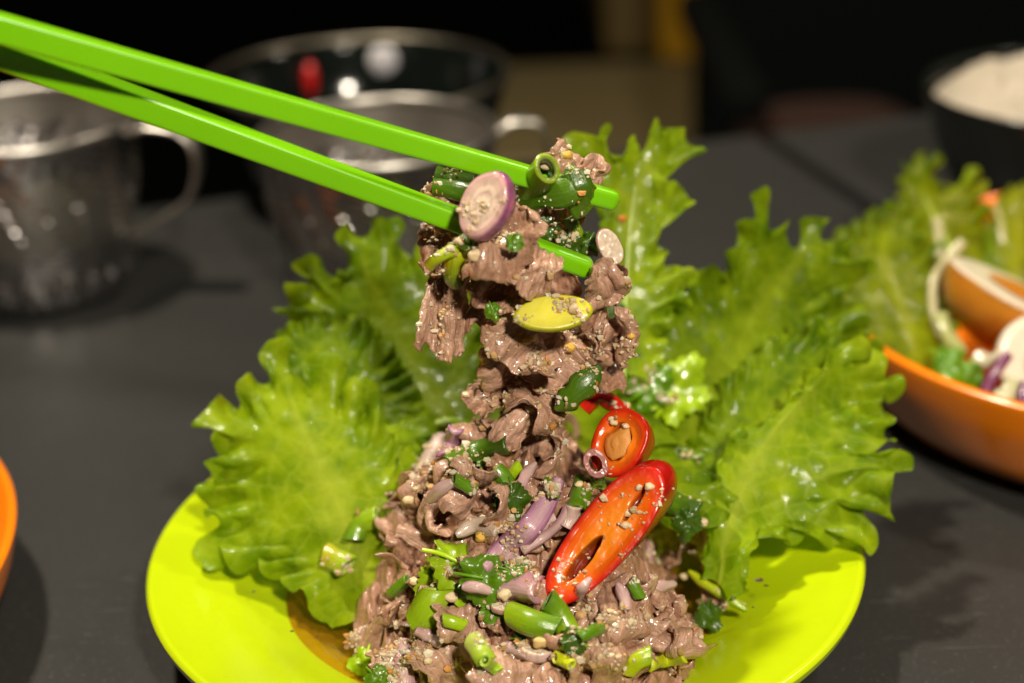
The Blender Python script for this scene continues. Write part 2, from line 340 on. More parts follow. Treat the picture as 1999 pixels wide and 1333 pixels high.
# ------------------------------------------------------------------ steel cups, dark bowl, black rice bowl
def cup(c, R, H, rb, label, hang, hscale=1.0, up=0.0):
    e = empty('steel_cup', (c[0], c[1], 0.0))
    def rip(r, z, a):
        k = np.exp(-((z - 0.0125) / 0.0035) ** 2) * 0.0028 * np.maximum(0, np.cos(a * 26)) ** 2
        g = np.exp(-((z - 0.046) / 0.013) ** 2) * 0.0042 * np.maximum(0, np.sin(a * 22 + z * 900) * np.sin(z * 700 + np.floor(a * 3))) ** 1.5
        return (k + g) * (r > 0.02)
    pr = [(0.0001, 0.0022), (rb * 0.8, 0.0022), (rb * 0.86, 0.0006), (rb * 0.93, 0.0010), (rb * 0.985, 0.0040)]
    for k in range(1, 48):
        t = k / 47; pr.append((rb + (R - rb) * t ** 1.15, 0.0045 + (H - 0.0075) * t))
    V, F = lathe(pr, 260, (c[0], c[1], 0.0), rip); mk('body', V, F, M['ham'], e)
    pi = [(R - 0.0012, H - 0.004), (R - 0.003, H * 0.6), (rb - 0.001, 0.010), (rb * 0.85, 0.0045), (0.0001, 0.0040)]
    V, F = lathe(pi, 96, (c[0], c[1], 0.0)); mk('inside', V, F, M['steel'], e)
    a = np.linspace(0, 2 * math.pi, 13); pt = [(R + 0.0012 * math.cos(x) - 0.0002, H - 0.0018 + 0.0019 * math.sin(x)) for x in a]
    V, F = lathe(pt, 120, (c[0], c[1], 0.0)); mk('rim', V, F, M['steel'], e)
    d = np.array([math.cos(hang), math.sin(hang), 0]); s = np.array([-d[1], d[0], 0])
    pts = [(R - 0.001, H - 0.006), (R + 0.008, H - 0.004 + up), (R + 0.022 * hscale, H - 0.007 + up), (R + 0.027 * hscale, H - 0.018), (R + 0.022 * hscale, H * 0.56), (R + 0.008, H * 0.42), (rb + (R - rb) * 0.45, H * 0.33)]
    P, _ = catmull([np.array([c[0], c[1], 0]) + d * x + np.array([0, 0, z]) for x, z in pts], 60)
    T = frames(P); N = np.cross(T, s); w, t = 0.0052, 0.0008
    sec = [(-w, -t), (-w, t), (0, t * 1.6), (w, t), (w, -t), (0, -t * 1.2)]
    G = np.stack([P + s * x + N * y for x, y in sec], 1); hd = mk('handle', G.reshape(-1, 3), gridfaces(60, 6, wrap=True), M['steel'], e)
    th, ph = np.meshgrid(np.linspace(0, math.pi, 8), np.linspace(0, 2 * math.pi, 12, endpoint=False), indexing='ij')
    S = np.stack([np.sin(th) * np.cos(ph), np.sin(th) * np.sin(ph), np.cos(th)], -1) * 0.0022 + (np.array([c[0], c[1], 0]) + d * (R + 0.0006) + np.array([0, 0, H - 0.006]))
    mk('rivet', S.reshape(-1, 3), gridfaces(8, 12, wrap=True), M['steel'], hd)
    return tag(e, label, 'cup', 'embossed steel cups')
cup((-0.203, 0.288), 0.050, 0.077, 0.040, 'embossed steel cup with its whole handle in view, beside the chopstick handles', math.radians(-8))
cup((-0.050, 0.262), 0.0485, 0.074, 0.040, 'embossed steel cup standing behind the chopsticks, in front of the dark bowl', math.radians(8), 0.85, 0.003)

bc = (-0.068, 0.398); e = empty('serving_bowl', (*bc, 0))
pr = [(0.0001, 0.001), (0.040, 0.001), (0.042, 0.004), (0.055, 0.016), (0.066, 0.036), (0.0725, 0.0595)]
pr += [(0.0710, 0.0595), (0.0640, 0.036), (0.052, 0.018), (0.035, 0.009), (0.0001, 0.008)]
P, _ = catmull([(x, 0, z) for x, z in pr], 60); V, F = lathe(P[:, [0, 2]], 120, (*bc, 0)); mk('bowl_body', V, F, M['darkbowl'], e)
a = np.linspace(0, 2 * math.pi, 13); V, F = lathe([(0.0722 + 0.0021 * math.cos(x), 0.0605 + 0.0021 * math.sin(x)) for x in a], 120, (*bc, 0)); mk('rim', V, F, M['rimsteel'], e)
tag(e, 'wide dark glossy bowl with thin pale rim behind the steel cup', 'bowl')
th, ph = np.meshgrid(np.linspace(0, math.pi, 14), np.linspace(0, 2 * math.pi, 20, endpoint=False), indexing='ij')
def blob(c, r, seed=0, am=0.15):
    X = np.stack([np.sin(th) * np.cos(ph), np.sin(th) * np.sin(ph), np.cos(th)], -1)
    k = 1 + am * noise(X[..., 0] * 1.7, X[..., 1] * 1.7, X[..., 2] * 1.7, seed)
    return (X * k[..., None] * np.asarray(r) + np.asarray(c)).reshape(-1, 3), gridfaces(14, 20, wrap=True)
p = at(607, 165, 0.452); V, F = blob((p[0], p[1], max(p[2], 0.045)), (0.0034, 0.003, 0.009), 3)  # blob stands in for a red reflection on the bowl's inner wall
tag(mk('red_reflection', V, F, M['chili'], col=np.tile((0.55, 0.01, 0.008), (len(V), 1))), 'small red reflection, built as a solid blob, against the inner wall of the dark bowl', 'chili')
p = at(748, 118, 0.455); V, F = blob((p[0], p[1] , max(p[2], 0.045)), (0.0075, 0.003, 0.008), 8)  # pale reflection on the bowl wall, modelled as a solid blob
tag(mk('pale_reflection', V, F, M['rice'], col=np.tile((0.62, 0.60, 0.64), (len(V), 1))), 'round pale reflection, built as a solid blob, against the inner wall of the dark bowl', 'reflection')

kc = (0.252, 0.312); e = empty('rice_bowl', (*kc, 0))
pr = [(0.0001, 0.001), (0.034, 0.001), (0.036, 0.006), (0.050, 0.022), (0.059, 0.042), (0.0655, 0.066), (0.0640, 0.0665), (0.058, 0.046), (0.045, 0.02), (0.0001, 0.012)]
P, _ = catmull([(x, 0, z) for x, z in pr], 60); V, F = lathe(P[:, [0, 2]], 110, (*kc, 0)); mk('bowl_body', V, F, M['black'], e)
a = np.linspace(0, 2 * math.pi, 9); V, F = lathe([(0.0648 + 0.0011 * math.cos(x), 0.0665 + 0.0011 * math.sin(x)) for x in a], 110, (*kc, 0)); mk('rim', V, F, M['black'], e)
tag(e, 'black bowl heaped with beige rice on the second table', 'bowl')
rr, aa = np.meshgrid(np.linspace(0, 1, 60), np.linspace(0, 2 * math.pi, 120, endpoint=False), indexing='ij')
X = kc[0] + rr * 0.0605 * np.cos(aa); Y = kc[1] + rr * 0.0605 * np.sin(aa)
Z = 0.0610 + 0.013 * (1 - rr ** 2.2) + (1 - rr ** 8) * (0.004 * np.abs(noise(X * 260, Y * 260, 0, 4)) + 0.005 * fbm(X * 70, Y * 70, 0, 9))
tag(mk('cooked_rice', np.stack([X, Y, Z], -1).reshape(-1, 3), gridfaces(60, 120, wrap=True), M['rice'], col=np.tile((0.46, 0.40, 0.32), (7200, 1))), 'lumpy beige rice heaped in the black bowl', 'rice', kind='stuff')
pA = np.array([kc[0] + 0.018, kc[1] + 0.020, 0.078]); pB = pA + np.array([0.055, 0.06, 0.10])
P, _ = catmull([pA, (pA + pB) / 2 + np.array([0, 0, -0.004]), pB], 30); T = frames(P); s = nrm(np.cross(T[5], (0, 0, 1))); N = np.cross(T, s)
w = np.linspace(0.006, 0.0035, 30)[:, None]
G = np.stack([P + s * w * x + N * y for x, y in ((-1, 0), (0, 0.0016), (1, 0), (0, -0.0016))], 1)
tag(mk('spoon', G.reshape(-1, 3), gridfaces(30, 4, wrap=True), M['black']), 'dark handle stuck in the rice of the black bowl', 'spoon')

# ------------------------------------------------------------------ plates
def plate(name, c, R, mat, label, well=0.665, hz=0.026, wz=0.0095):
    e = empty(name, (c[0], c[1], 0))
    k = R / 0.10
    pr = [(0.0001, wz), (well * R * 0.74, wz), (well * R * 0.88, wz + 0.0026), (well * R * 1.00, wz + 0.0060), (well * R * 1.14, hz - 0.0064), (R * 0.87, hz - 0.0030), (R * 0.965, hz - 0.0006), (R * 0.99, hz), (R, hz - 0.0012)]
    A, _ = catmull([(x, 0, z) for x, z in pr], 90); V, F = lathe(A[:, [0, 2]], 180, (*c, 0)); top = mk('eating_surface', V, F, mat, e)
    pr = [(R, hz - 0.0012), (R * 0.995, hz - 0.0032), (R * 0.97, hz - 0.0046), (R * 0.80, hz - 0.0075), (well * R * 1.10, hz - 0.012), (well * R * 1.02, wz), (well * R * 0.92, 0.0035), (well * R * 0.80, 0.0035), (well * R * 0.79, 0.0005), (well * R * 0.73, 0.0005), (well * R * 0.72, 0.0035), (0.0001, 0.0035)]
    A, _ = catmull([(x, 0, z) for x, z in pr], 70); V, F = lathe(A[:, [0, 2]], 180, (*c, 0)); mk('underside', V, F, mat, e)
    return tag(e, label, 'plate')
PC = (-0.002, 0.012)
plate('salad_plate', PC, 0.1005, M['plate'], 'glossy yellow-green melamine plate under the beef salad')
def dish(name, c, R, mat, label, H=0.042):
    e = empty(name, (c[0], c[1], 0))
    pr = [(0.0001, 0.006), (R * 0.62, 0.006), (R * 0.80, 0.010), (R * 0.93, 0.022), (R * 0.978, H - 0.001), (R * 0.99, H), (R, H - 0.0015)]
    A, _ = catmull([(x, 0, z) for x, z in pr], 60); V, F = lathe(A[:, [0, 2]], 160, (*c, 0)); mk('eating_surface', V, F, mat, e)
    pr = [(R, H - 0.0015), (R * 0.995, H - 0.005), (R * 0.965, H - 0.016), (R * 0.88, 0.009), (R * 0.76, 0.003), (R * 0.74, 0.0005), (R * 0.68, 0.0005), (0.0001, 0.003)]
    A, _ = catmull([(x, 0, z) for x, z in pr], 60); V, F = lathe(A[:, [0, 2]], 160, (*c, 0)); mk('underside', V, F, mat, e)
    return tag(e, label, 'plate', 'orange melamine plates')
OC = (0.225, 0.139)
dish('salad_plate', OC, 0.110, M['orange'], 'orange melamine plate of egg salad behind the yellow-green plate')
dish('salad_plate', (-0.266, 0.0), 0.125, M['orange'], 'orange plate cut off by the picture edge, nothing on its rim', 0.032)

# sauce pool in the well
rr, aa = np.meshgrid(np.linspace(0.0, 1, 30), np.linspace(0, 2 * math.pi, 120, endpoint=False), indexing='ij')
Rw = 0.0640 + 0.0012 * noise(np.cos(aa) * 2, np.sin(aa) * 2, 0, 2)
Zs = 0.0146 - 0.0010 * np.clip((rr - 0.93) / 0.07, 0, 1) ** 2
tag(mk('dressing', np.stack([PC[0] + rr * Rw * np.cos(aa), PC[1] + rr * Rw * np.sin(aa), Zs], -1).reshape(-1, 3), gridfaces(30, 120, wrap=True, flip=True), M['sauce']), 'amber dressing pooled in the well of the yellow-green plate', 'dressing', kind='stuff')

# ------------------------------------------------------------------ lettuce leaves
def leaf(label, mids, per, tip, mat, seed, frill=0.0055, nf=13, blis=0.0012, group='lettuce leaves on the yellow-green plate', name='lettuce_leaf', na=190, nr=26, rib=0.0019, grow=1.35):
    E, cu = catmull([at(*p) for p in per], na); Mi, _ = catmull([at(*p) for p in mids], 200)
    a = np.linspace(0, 1, na); at_ = cu[tip]
    m = np.where(a < at_, a / at_, (1 - a) / (1 - at_)); m = 0.02 + 0.90 * np.clip(m, 0, 1) ** 1.1
    Ma = np.stack([np.interp(m, np.linspace(0, 1, 200), Mi[:, k]) for k in range(3)], -1)
    r = np.linspace(0, 1, nr) ** 0.8; r2 = r[None, :, None]
    lf = a < at_; oth = np.where(lf, 1 - (a / at_) * (1 - at_), at_ * (1 - a) / (1 - at_))
    Eo = np.stack([np.interp(oth, a, E[:, k]) for k in range(3)], -1); wq = np.clip((m / 0.92 - 0.55) / 0.4, 0, 1)[:, None]; Eo = Eo * (1 - wq) + (2 * Ma - E) * wq
    D = E - Ma; S = Ma[:, None, :] + (E - Eo)[:, None, :] * 0.5 * r2 + ((E + Eo) * 0.5 - Ma)[:, None, :] * r2 ** 2
    n = gnorm(S); nn = n.mean(axis=(0, 1)); nn = nrm(nn)
    if np.dot(nn, CAM - S.mean(axis=(0, 1))) < 0: nn = -nn
    # the margin grows faster than the middle, so it buckles into ruffles
    rs_ = np.random.default_rng(seed); r1 = r[None, :]; X = S + nn * 0.0060 * (fbm(S[..., 0] * 42, S[..., 1] * 42, S[..., 2] * 42, seed, 3) * r1 ** 0.7)[..., None] + nn * rs_.normal(0, 0.0006, S.shape[:2])[..., None]
    la0 = np.linalg.norm(np.diff(S, axis=0), axis=-1); lr0 = np.linalg.norm(np.diff(S, axis=1), axis=-1)
    ends = np.clip(np.minimum(a, 1 - a) * 7, 0.15, 1); gr = grow * ends[:, None] * (0.22 * r1 ** 1.5 + 1.15 * r1 ** 4.5) * (0.75 + 0.5 * noise(a * 9, 1, 0, seed + 20))[:, None]
    ka = (0.05 * (1 - r1) ** 2 + 0.0035)[..., None]
    for it in range(300):
        k_ = min(1, it / 140); kb = 0.6 if it < 180 else 0.22
        La = la0 * (1 + k_ * 0.5 * (gr[1:] + gr[:-1])); Lr = lr0 * (1 + k_ * 0.05 * ends[:, None] * (r1[:, 1:] ** 2)); C = np.zeros_like(X)
        for ax_, L_ in ((0, La), (1, Lr)):
            d = np.diff(X, axis=ax_); ln = np.linalg.norm(d, axis=-1); cr = d * (0.5 * (1 - L_ / np.maximum(ln, 1e-7)))[..., None] * 0.55
            if ax_ == 0: C[:-1] += cr; C[1:] -= cr
            else: C[:, :-1] += cr; C[:, 1:] -= cr
        X = X + C
        bi = (4 * (X[1:-3] + X[3:-1]) - X[:-4] - X[4:] - 6 * X[2:-2]) / 16; X[2:-2] += bi * kb
        bi = (4 * (X[:, 1:-3] + X[:, 3:-1]) - X[:, :-4] - X[:, 4:] - 6 * X[:, 2:-2]) / 16; X[:, 2:-2] += bi * kb
        X = X + (S - X) * ka; X[:, 0] = S[:, 0]
        X[..., 2] = np.maximum(X[..., 2], 0.004)
    def up(G, f):
        n0 = len(G); t = np.linspace(0, n0 - 1, (n0 - 1) * f + 1); i = np.minimum(t.astype(int), n0 - 2); u = (t - i).reshape(-1, *([1] * (G.ndim - 1)))
        Q = np.concatenate([2 * G[:1] - G[1:2], G, 2 * G[-1:] - G[-2:-1]]); p0, p1, p2, p3 = Q[i], Q[i + 1], Q[i + 2], Q[i + 3]
        return 0.5 * (2 * p1 + (p2 - p0) * u + (2 * p0 - 5 * p1 + 4 * p2 - p3) * u ** 2 + (3 * p1 - p0 - 3 * p2 + p3) * u ** 3)
    X = up(X, 3); X = up(X.swapaxes(0, 1), 2).swapaxes(0, 1); na, nr = X.shape[:2]
    q = np.linspace(0, 1, na); r1 = np.interp(np.linspace(0, 1, nr), np.linspace(0, 1, len(r)), r)[None, :]
    Ng = gnorm(X); Og = np.gradient(X, axis=1); Og /= np.maximum(np.linalg.norm(Og, axis=-1, keepdims=True), 1e-9)
    jag = (0.55 * noise(q * 75, 5, 0, seed + 4) + 0.45 * noise(q * 170, 7, 0, seed + 5))[:, None] * r1 ** 12 * 0.0016
    X = X + Ng * (blis * 0.5 * fbm(X[..., 0] * 130, X[..., 1] * 130, X[..., 2] * 130, seed + 6, 2) * np.clip(r1 * 6, 0, 1))[..., None] + Og * jag[..., None]
    S = X
    e = empty(name, Mi[0])
    uv = np.stack([np.broadcast_to(q[:, None], (na, nr)), np.broadcast_to(r1, (na, nr))], -1)
    mk('blade', S.reshape(-1, 3), gridfaces(na, nr), mat, e, uv=uv, food=True)
    if rib:
        P = Mi[:165] + nn * 0.0004; Tm = frames(P); s = np.cross(Tm, nn); s /= np.linalg.norm(s, axis=1, keepdims=True)
        w = (rib * np.linspace(1.25, 0.25, 165))[:, None]; c = np.linspace(0, 2 * math.pi, 10, endpoint=False)
        G = np.stack([P + s * w * math.cos(x) + nn * w * 0.55 * math.sin(x) for x in c], 1); mk('midrib', G.reshape(-1, 3), gridfaces(165, 10, wrap=True), M['rib'], e)
    tag(e, label, 'lettuce', group)
    return e
leaf('pale green frilly lettuce leaf draped over the plate rim beside the dressing', [(745, 1195, -0.020), (690, 1060, -0.004), (630, 930, 0.011), (550, 740, 0.033)],
     [(715, 1215, -0.021), (640, 1218, -0.015), (590, 1160, -0.010), (520, 1120, -0.002), (412, 1075, 0.006), (408, 1020, 0.012), (398, 960, 0.019), (415, 890, 0.023), (408, 815, 0.028), (455, 770, 0.032), (500, 730, 0.036), (545, 692, 0.038), (600, 720, 0.038), (660, 715, 0.036), (745, 790, 0.028), (800, 860, 0.018), (790, 930, 0.006), (775, 1050, -0.008), (755, 1190, -0.020)], 11, M['leaf'], 11, 0.0062, 19, 0.0017, rib=0.0)
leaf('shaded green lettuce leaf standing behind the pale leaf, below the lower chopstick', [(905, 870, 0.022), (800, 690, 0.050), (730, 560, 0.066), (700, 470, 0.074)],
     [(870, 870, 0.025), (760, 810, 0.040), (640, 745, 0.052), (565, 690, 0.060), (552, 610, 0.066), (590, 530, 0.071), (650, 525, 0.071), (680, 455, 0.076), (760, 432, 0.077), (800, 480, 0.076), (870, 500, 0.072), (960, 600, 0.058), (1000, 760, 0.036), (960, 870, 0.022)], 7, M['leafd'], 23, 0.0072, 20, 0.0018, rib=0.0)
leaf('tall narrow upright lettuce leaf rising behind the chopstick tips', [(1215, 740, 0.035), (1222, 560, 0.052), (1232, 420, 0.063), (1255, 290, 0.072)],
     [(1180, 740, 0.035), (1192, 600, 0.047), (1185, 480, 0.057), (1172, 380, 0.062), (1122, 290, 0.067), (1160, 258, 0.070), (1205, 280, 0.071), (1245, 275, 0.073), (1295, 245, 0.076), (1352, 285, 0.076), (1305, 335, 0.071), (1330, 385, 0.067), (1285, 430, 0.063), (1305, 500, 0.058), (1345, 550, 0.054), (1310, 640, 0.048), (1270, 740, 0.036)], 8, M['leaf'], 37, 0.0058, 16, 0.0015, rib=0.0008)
leaf('large shaded green lettuce leaf spread behind the red chili slices', [(1330, 880, 0.026), (1420, 720, 0.050), (1500, 580, 0.068), (1600, 460, 0.082)],
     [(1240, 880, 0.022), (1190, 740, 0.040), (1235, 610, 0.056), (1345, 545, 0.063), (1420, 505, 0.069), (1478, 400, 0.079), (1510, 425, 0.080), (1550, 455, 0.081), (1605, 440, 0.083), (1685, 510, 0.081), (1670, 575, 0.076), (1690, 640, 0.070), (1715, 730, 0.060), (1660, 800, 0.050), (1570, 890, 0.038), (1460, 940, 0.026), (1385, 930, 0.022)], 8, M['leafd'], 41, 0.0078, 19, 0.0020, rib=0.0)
leaf('bright curled lettuce leaf hanging over the plate rim toward the orange plate', [(1400, 1150, -0.020), (1430, 1000, -0.004), (1500, 860, 0.012), (1640, 695, 0.031)],
     [(1372, 1125, -0.016), (1395, 975, 0.000), (1440, 850, 0.012), (1500, 820, 0.018), (1560, 762, 0.024), (1640, 682, 0.032), (1700, 700, 0.036), (1748, 750, 0.035), (1735, 800, 0.028), (1735, 850, 0.020), (1725, 885, 0.014), (1762, 910, 0.010), (1738, 980, 0.004), (1700, 1005, 0.002), (1688, 1046, -0.001), (1570, 1045, -0.004), (1490, 1050, -0.012), (1452, 1150, -0.024), (1425, 1175, -0.026)], 5, M['leaf'], 53, 0.0080, 18, 0.0017, rib=0.0)
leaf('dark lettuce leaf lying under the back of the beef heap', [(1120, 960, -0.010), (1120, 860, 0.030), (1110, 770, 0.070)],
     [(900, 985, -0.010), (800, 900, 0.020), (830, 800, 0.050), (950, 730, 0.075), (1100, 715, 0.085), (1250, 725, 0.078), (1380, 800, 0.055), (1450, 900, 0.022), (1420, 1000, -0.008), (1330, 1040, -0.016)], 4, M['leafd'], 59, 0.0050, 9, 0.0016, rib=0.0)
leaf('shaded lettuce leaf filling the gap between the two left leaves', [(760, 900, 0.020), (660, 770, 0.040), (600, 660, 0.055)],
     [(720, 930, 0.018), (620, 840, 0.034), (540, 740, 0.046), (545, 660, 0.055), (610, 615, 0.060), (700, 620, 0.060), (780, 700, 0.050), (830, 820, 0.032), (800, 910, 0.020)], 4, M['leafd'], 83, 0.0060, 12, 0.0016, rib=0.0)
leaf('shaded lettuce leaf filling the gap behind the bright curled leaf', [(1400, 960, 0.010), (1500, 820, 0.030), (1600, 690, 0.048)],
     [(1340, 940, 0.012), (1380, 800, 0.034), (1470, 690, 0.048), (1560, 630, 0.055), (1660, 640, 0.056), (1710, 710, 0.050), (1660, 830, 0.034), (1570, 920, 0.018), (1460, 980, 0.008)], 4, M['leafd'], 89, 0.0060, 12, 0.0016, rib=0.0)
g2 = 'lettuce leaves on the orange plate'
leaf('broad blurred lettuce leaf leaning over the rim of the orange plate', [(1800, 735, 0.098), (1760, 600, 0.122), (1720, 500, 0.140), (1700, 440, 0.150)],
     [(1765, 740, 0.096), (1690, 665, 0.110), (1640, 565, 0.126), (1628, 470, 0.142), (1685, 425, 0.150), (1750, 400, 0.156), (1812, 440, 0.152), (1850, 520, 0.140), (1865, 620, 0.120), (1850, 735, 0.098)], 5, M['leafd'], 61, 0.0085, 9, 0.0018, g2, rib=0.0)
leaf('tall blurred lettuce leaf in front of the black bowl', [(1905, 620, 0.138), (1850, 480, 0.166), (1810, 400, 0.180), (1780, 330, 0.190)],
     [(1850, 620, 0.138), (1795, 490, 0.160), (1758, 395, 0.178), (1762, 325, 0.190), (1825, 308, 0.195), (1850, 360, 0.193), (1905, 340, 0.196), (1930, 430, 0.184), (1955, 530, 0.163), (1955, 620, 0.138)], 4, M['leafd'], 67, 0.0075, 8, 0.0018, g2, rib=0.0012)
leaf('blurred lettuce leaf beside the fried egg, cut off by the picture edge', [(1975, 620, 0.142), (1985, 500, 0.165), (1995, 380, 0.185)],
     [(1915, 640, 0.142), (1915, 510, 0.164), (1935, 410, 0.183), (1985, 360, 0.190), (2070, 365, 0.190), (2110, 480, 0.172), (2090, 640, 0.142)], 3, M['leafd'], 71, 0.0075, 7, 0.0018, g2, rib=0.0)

# ------------------------------------------------------------------ egg salad on the orange plate
def eggpart(c, ax, up, R, label):
    ax = nrm(ax); up = nrm(np.asarray(up) - ax * np.dot(up, ax)); sd = np.cross(ax, up)
    e = empty('fried_egg_half', c)
    t, p = np.meshgrid(np.linspace(0, math.pi / 2, 24), np.linspace(0, 2 * math.pi, 48, endpoint=False), indexing='ij')
    x = np.sin(t) * np.cos(p) * 1.28 * R * (1 + 0.06 * np.cos(p)); y = np.sin(t) * np.sin(p) * R; z = -np.cos(t) * R * 0.95
    wob = 1 + 0.03 * noise(x * 120, y * 120, z * 120, 3)
    P = np.asarray(c) + (x * wob)[..., None] * ax + (y * wob)[..., None] * sd + z[..., None] * up
    n1 = np.clip(0.5 + 0.9 * fbm(x * 60, y * 60, z * 60, 8), 0, 1)[..., None]
    col = n1 * np.array([0.62, 0.26, 0.02]) + (1 - n1) * np.array([0.36, 0.11, 0.01])
    mk('fried_skin', P.reshape(-1, 3), gridfaces(24, 48, wrap=True), M['egg'], e, col=col.reshape(-1, 3))
    q, p = np.meshgrid(np.linspace(0.30, 1.0, 10), np.linspace(0, 2 * math.pi, 48, endpoint=False), indexing='ij')
    P = np.asarray(c) + (q * np.cos(p) * 1.28 * R * (1 + 0.06 * np.cos(p)))[..., None] * ax + (q * np.sin(p) * R)[..., None] * sd + (0.0006 - 0.0012 * (q > 0.97))[..., None] * up
    mk('egg_white', P.reshape(-1, 3), gridfaces(10, 48, wrap=True, flip=True), M['egg'], e, col=np.tile((0.72, 0.64, 0.50), (480, 1)))
    q, p = np.meshgrid(np.linspace(0.0, 0.60, 12), np.linspace(0, 2 * math.pi, 48, endpoint=False), indexing='ij')
    P = np.asarray(c) + (q * np.cos(p) * 1.28 * R + 0.20 * R)[..., None] * ax + (q * np.sin(p) * R)[..., None] * sd + (0.0010 + 0.0015 * (1 - (q / 0.6) ** 2))[..., None] * up
    mk('yolk', P.reshape(-1, 3), gridfaces(12, 48, wrap=True, flip=True), M['egg'], e, col=np.tile((0.55, 0.19, 0.01), (576, 1)))
    return tag(e, label, 'egg', 'fried egg halves')
eggpart(at(1995, 575, 0.120), RGT * 1.0 - UPV * 0.45 + FWD * 0.1, UPV * 0.87 - FWD * 0.32 + RGT * 0.42, 0.0225, 'orange-brown fried egg half with cut face turned up, on the orange plate')
eggpart(at(2048, 712, 0.086), RGT * 0.8 - UPV * 0.6, -FWD * 0.8 - RGT * 0.25 + UPV * 0.3, 0.0150, 'pale egg half peeking out below the orange-brown one, by the plate rim')
def ribbon(name, label, cat, pts, w, t, mat, c0, c1, group=None, arc=0.5, nrmv=None, n=40, wtaper=0.0, food=False, twist=0.0, parent=None):
    P, _ = catmull(pts, n); T = frames(P); N0 = -FWD if nrmv is None else nrm(nrmv)
    s = np.cross(T, N0); s /= np.maximum(np.linalg.norm(s, axis=1, keepdims=True), 1e-9); N = np.cross(s, T)
    f = np.linspace(0, 1, n)[:, None]
    if twist:
        a = f * twist; s, N = s * np.cos(a) + N * np.sin(a), N * np.cos(a) - s * np.sin(a)
    sd_ = int(abs(P[0, 0]) * 1e6) % 997; ws = w * (1 - wtaper * np.abs(2 * f - 1) ** 3) * (1 + 0.16 * noise(f * 5, 0, 0, sd_))
    k = 9; th_ = np.linspace(-1, 1, k); sec = []
    for x in th_: sec.append((x, -arc * x * x, 1))
    for x in th_[::-1]: sec.append((x * 0.97, -arc * x * x, -1))
    G = np.stack([P + s * ws * 0.5 * x + N * (ws * 0.5 * y + t * 0.5 * z * (1 - 0.6 * abs(x) ** 4)) for x, y, z in sec], 1)
    F = gridfaces(n, 2 * k, wrap=True).tolist() + [list(range(2 * k))[::-1], [(n - 1) * 2 * k + i for i in range(2 * k)]]
    cf = np.broadcast_to(f, (n, 2 * k))[..., None]; edge = np.array([abs(x) for x, y, z in sec])[None, :, None]; inn = np.array([z < 0 for x, y, z in sec])[None, :, None]
    col = np.asarray(c0) * (1 - cf) + np.asarray(c1) * cf
    if name == 'shallot_slice': col = col * (0.45 + 0.55 * edge) + np.array((0.62, 0.48, 0.42)) * (0.55 - 0.55 * edge)
    uv = np.stack([np.broadcast_to(np.array([x * 0.5 + 0.5 for x, y, z in sec]), (n, 2 * k)), np.broadcast_to(f, (n, 2 * k))], -1)
    o = mk(name, G.reshape(-1, 3), F, mat, parent, col=np.broadcast_to(col, (n, 2 * k, 3)).reshape(-1, 3), uv=uv, food=food)
    if parent is None: tag(o, label, cat, group)
    return o
pale = (0.50, 0.46, 0.26); g3 = 'shredded cabbage in the egg salad'
for pts, w, c, lab in [([(1828, 425, 0.150), (1835, 470, 0.145), (1832, 500, 0.142)], 0.0032, pale, 'short pale upright cabbage shred above the egg salad'),
                       ([(1880, 470, 0.140), (1850, 510, 0.136), (1826, 545, 0.130), (1822, 600, 0.122), (1838, 660, 0.112)], 0.0034, pale, 'long bent pale cabbage shred beside the fried egg'),
                       ([(1945, 400, 0.182), (1955, 440, 0.176), (1958, 475, 0.170)], 0.0026, (0.42, 0.40, 0.16), 'thin pale shred against the tall blurred lettuce'),
                       ([(1836, 610, 0.112), (1850, 650, 0.104), (1880, 690, 0.098)], 0.0045, (0.40, 0.42, 0.16), 'yellowish cabbage shred tucked under the fried egg'),
                       ([(1905, 690, 0.092), (1925, 705, 0.088), (1950, 700, 0.086)], 0.0050, (0.55, 0.50, 0.36), 'white cabbage shred under the pale egg half'),
                       ([(1970, 690, 0.082), (1945, 725, 0.079), (1928, 755, 0.077), (1918, 785, 0.075)], 0.0034, (0.16, 0.012, 0.09), 'dark purple cabbage strand hanging inside the orange rim'),
                       ([(1985, 740, 0.078), (1972, 770, 0.075), (1945, 785, 0.074)], 0.0060, (0.50, 0.50, 0.30), 'pale curved cabbage piece beside the purple strand'),
                       ([(2002, 800, 0.070), (1996, 770, 0.073), (2004, 745, 0.075)], 0.0030, (0.12, 0.01, 0.09), 'purple shred at the picture edge')]:
    ribbon('cabbage_shred', lab, 'cabbage', [at(*p) for p in pts], w, 0.0011, M['shallot'], c, c, g3, 0.3)
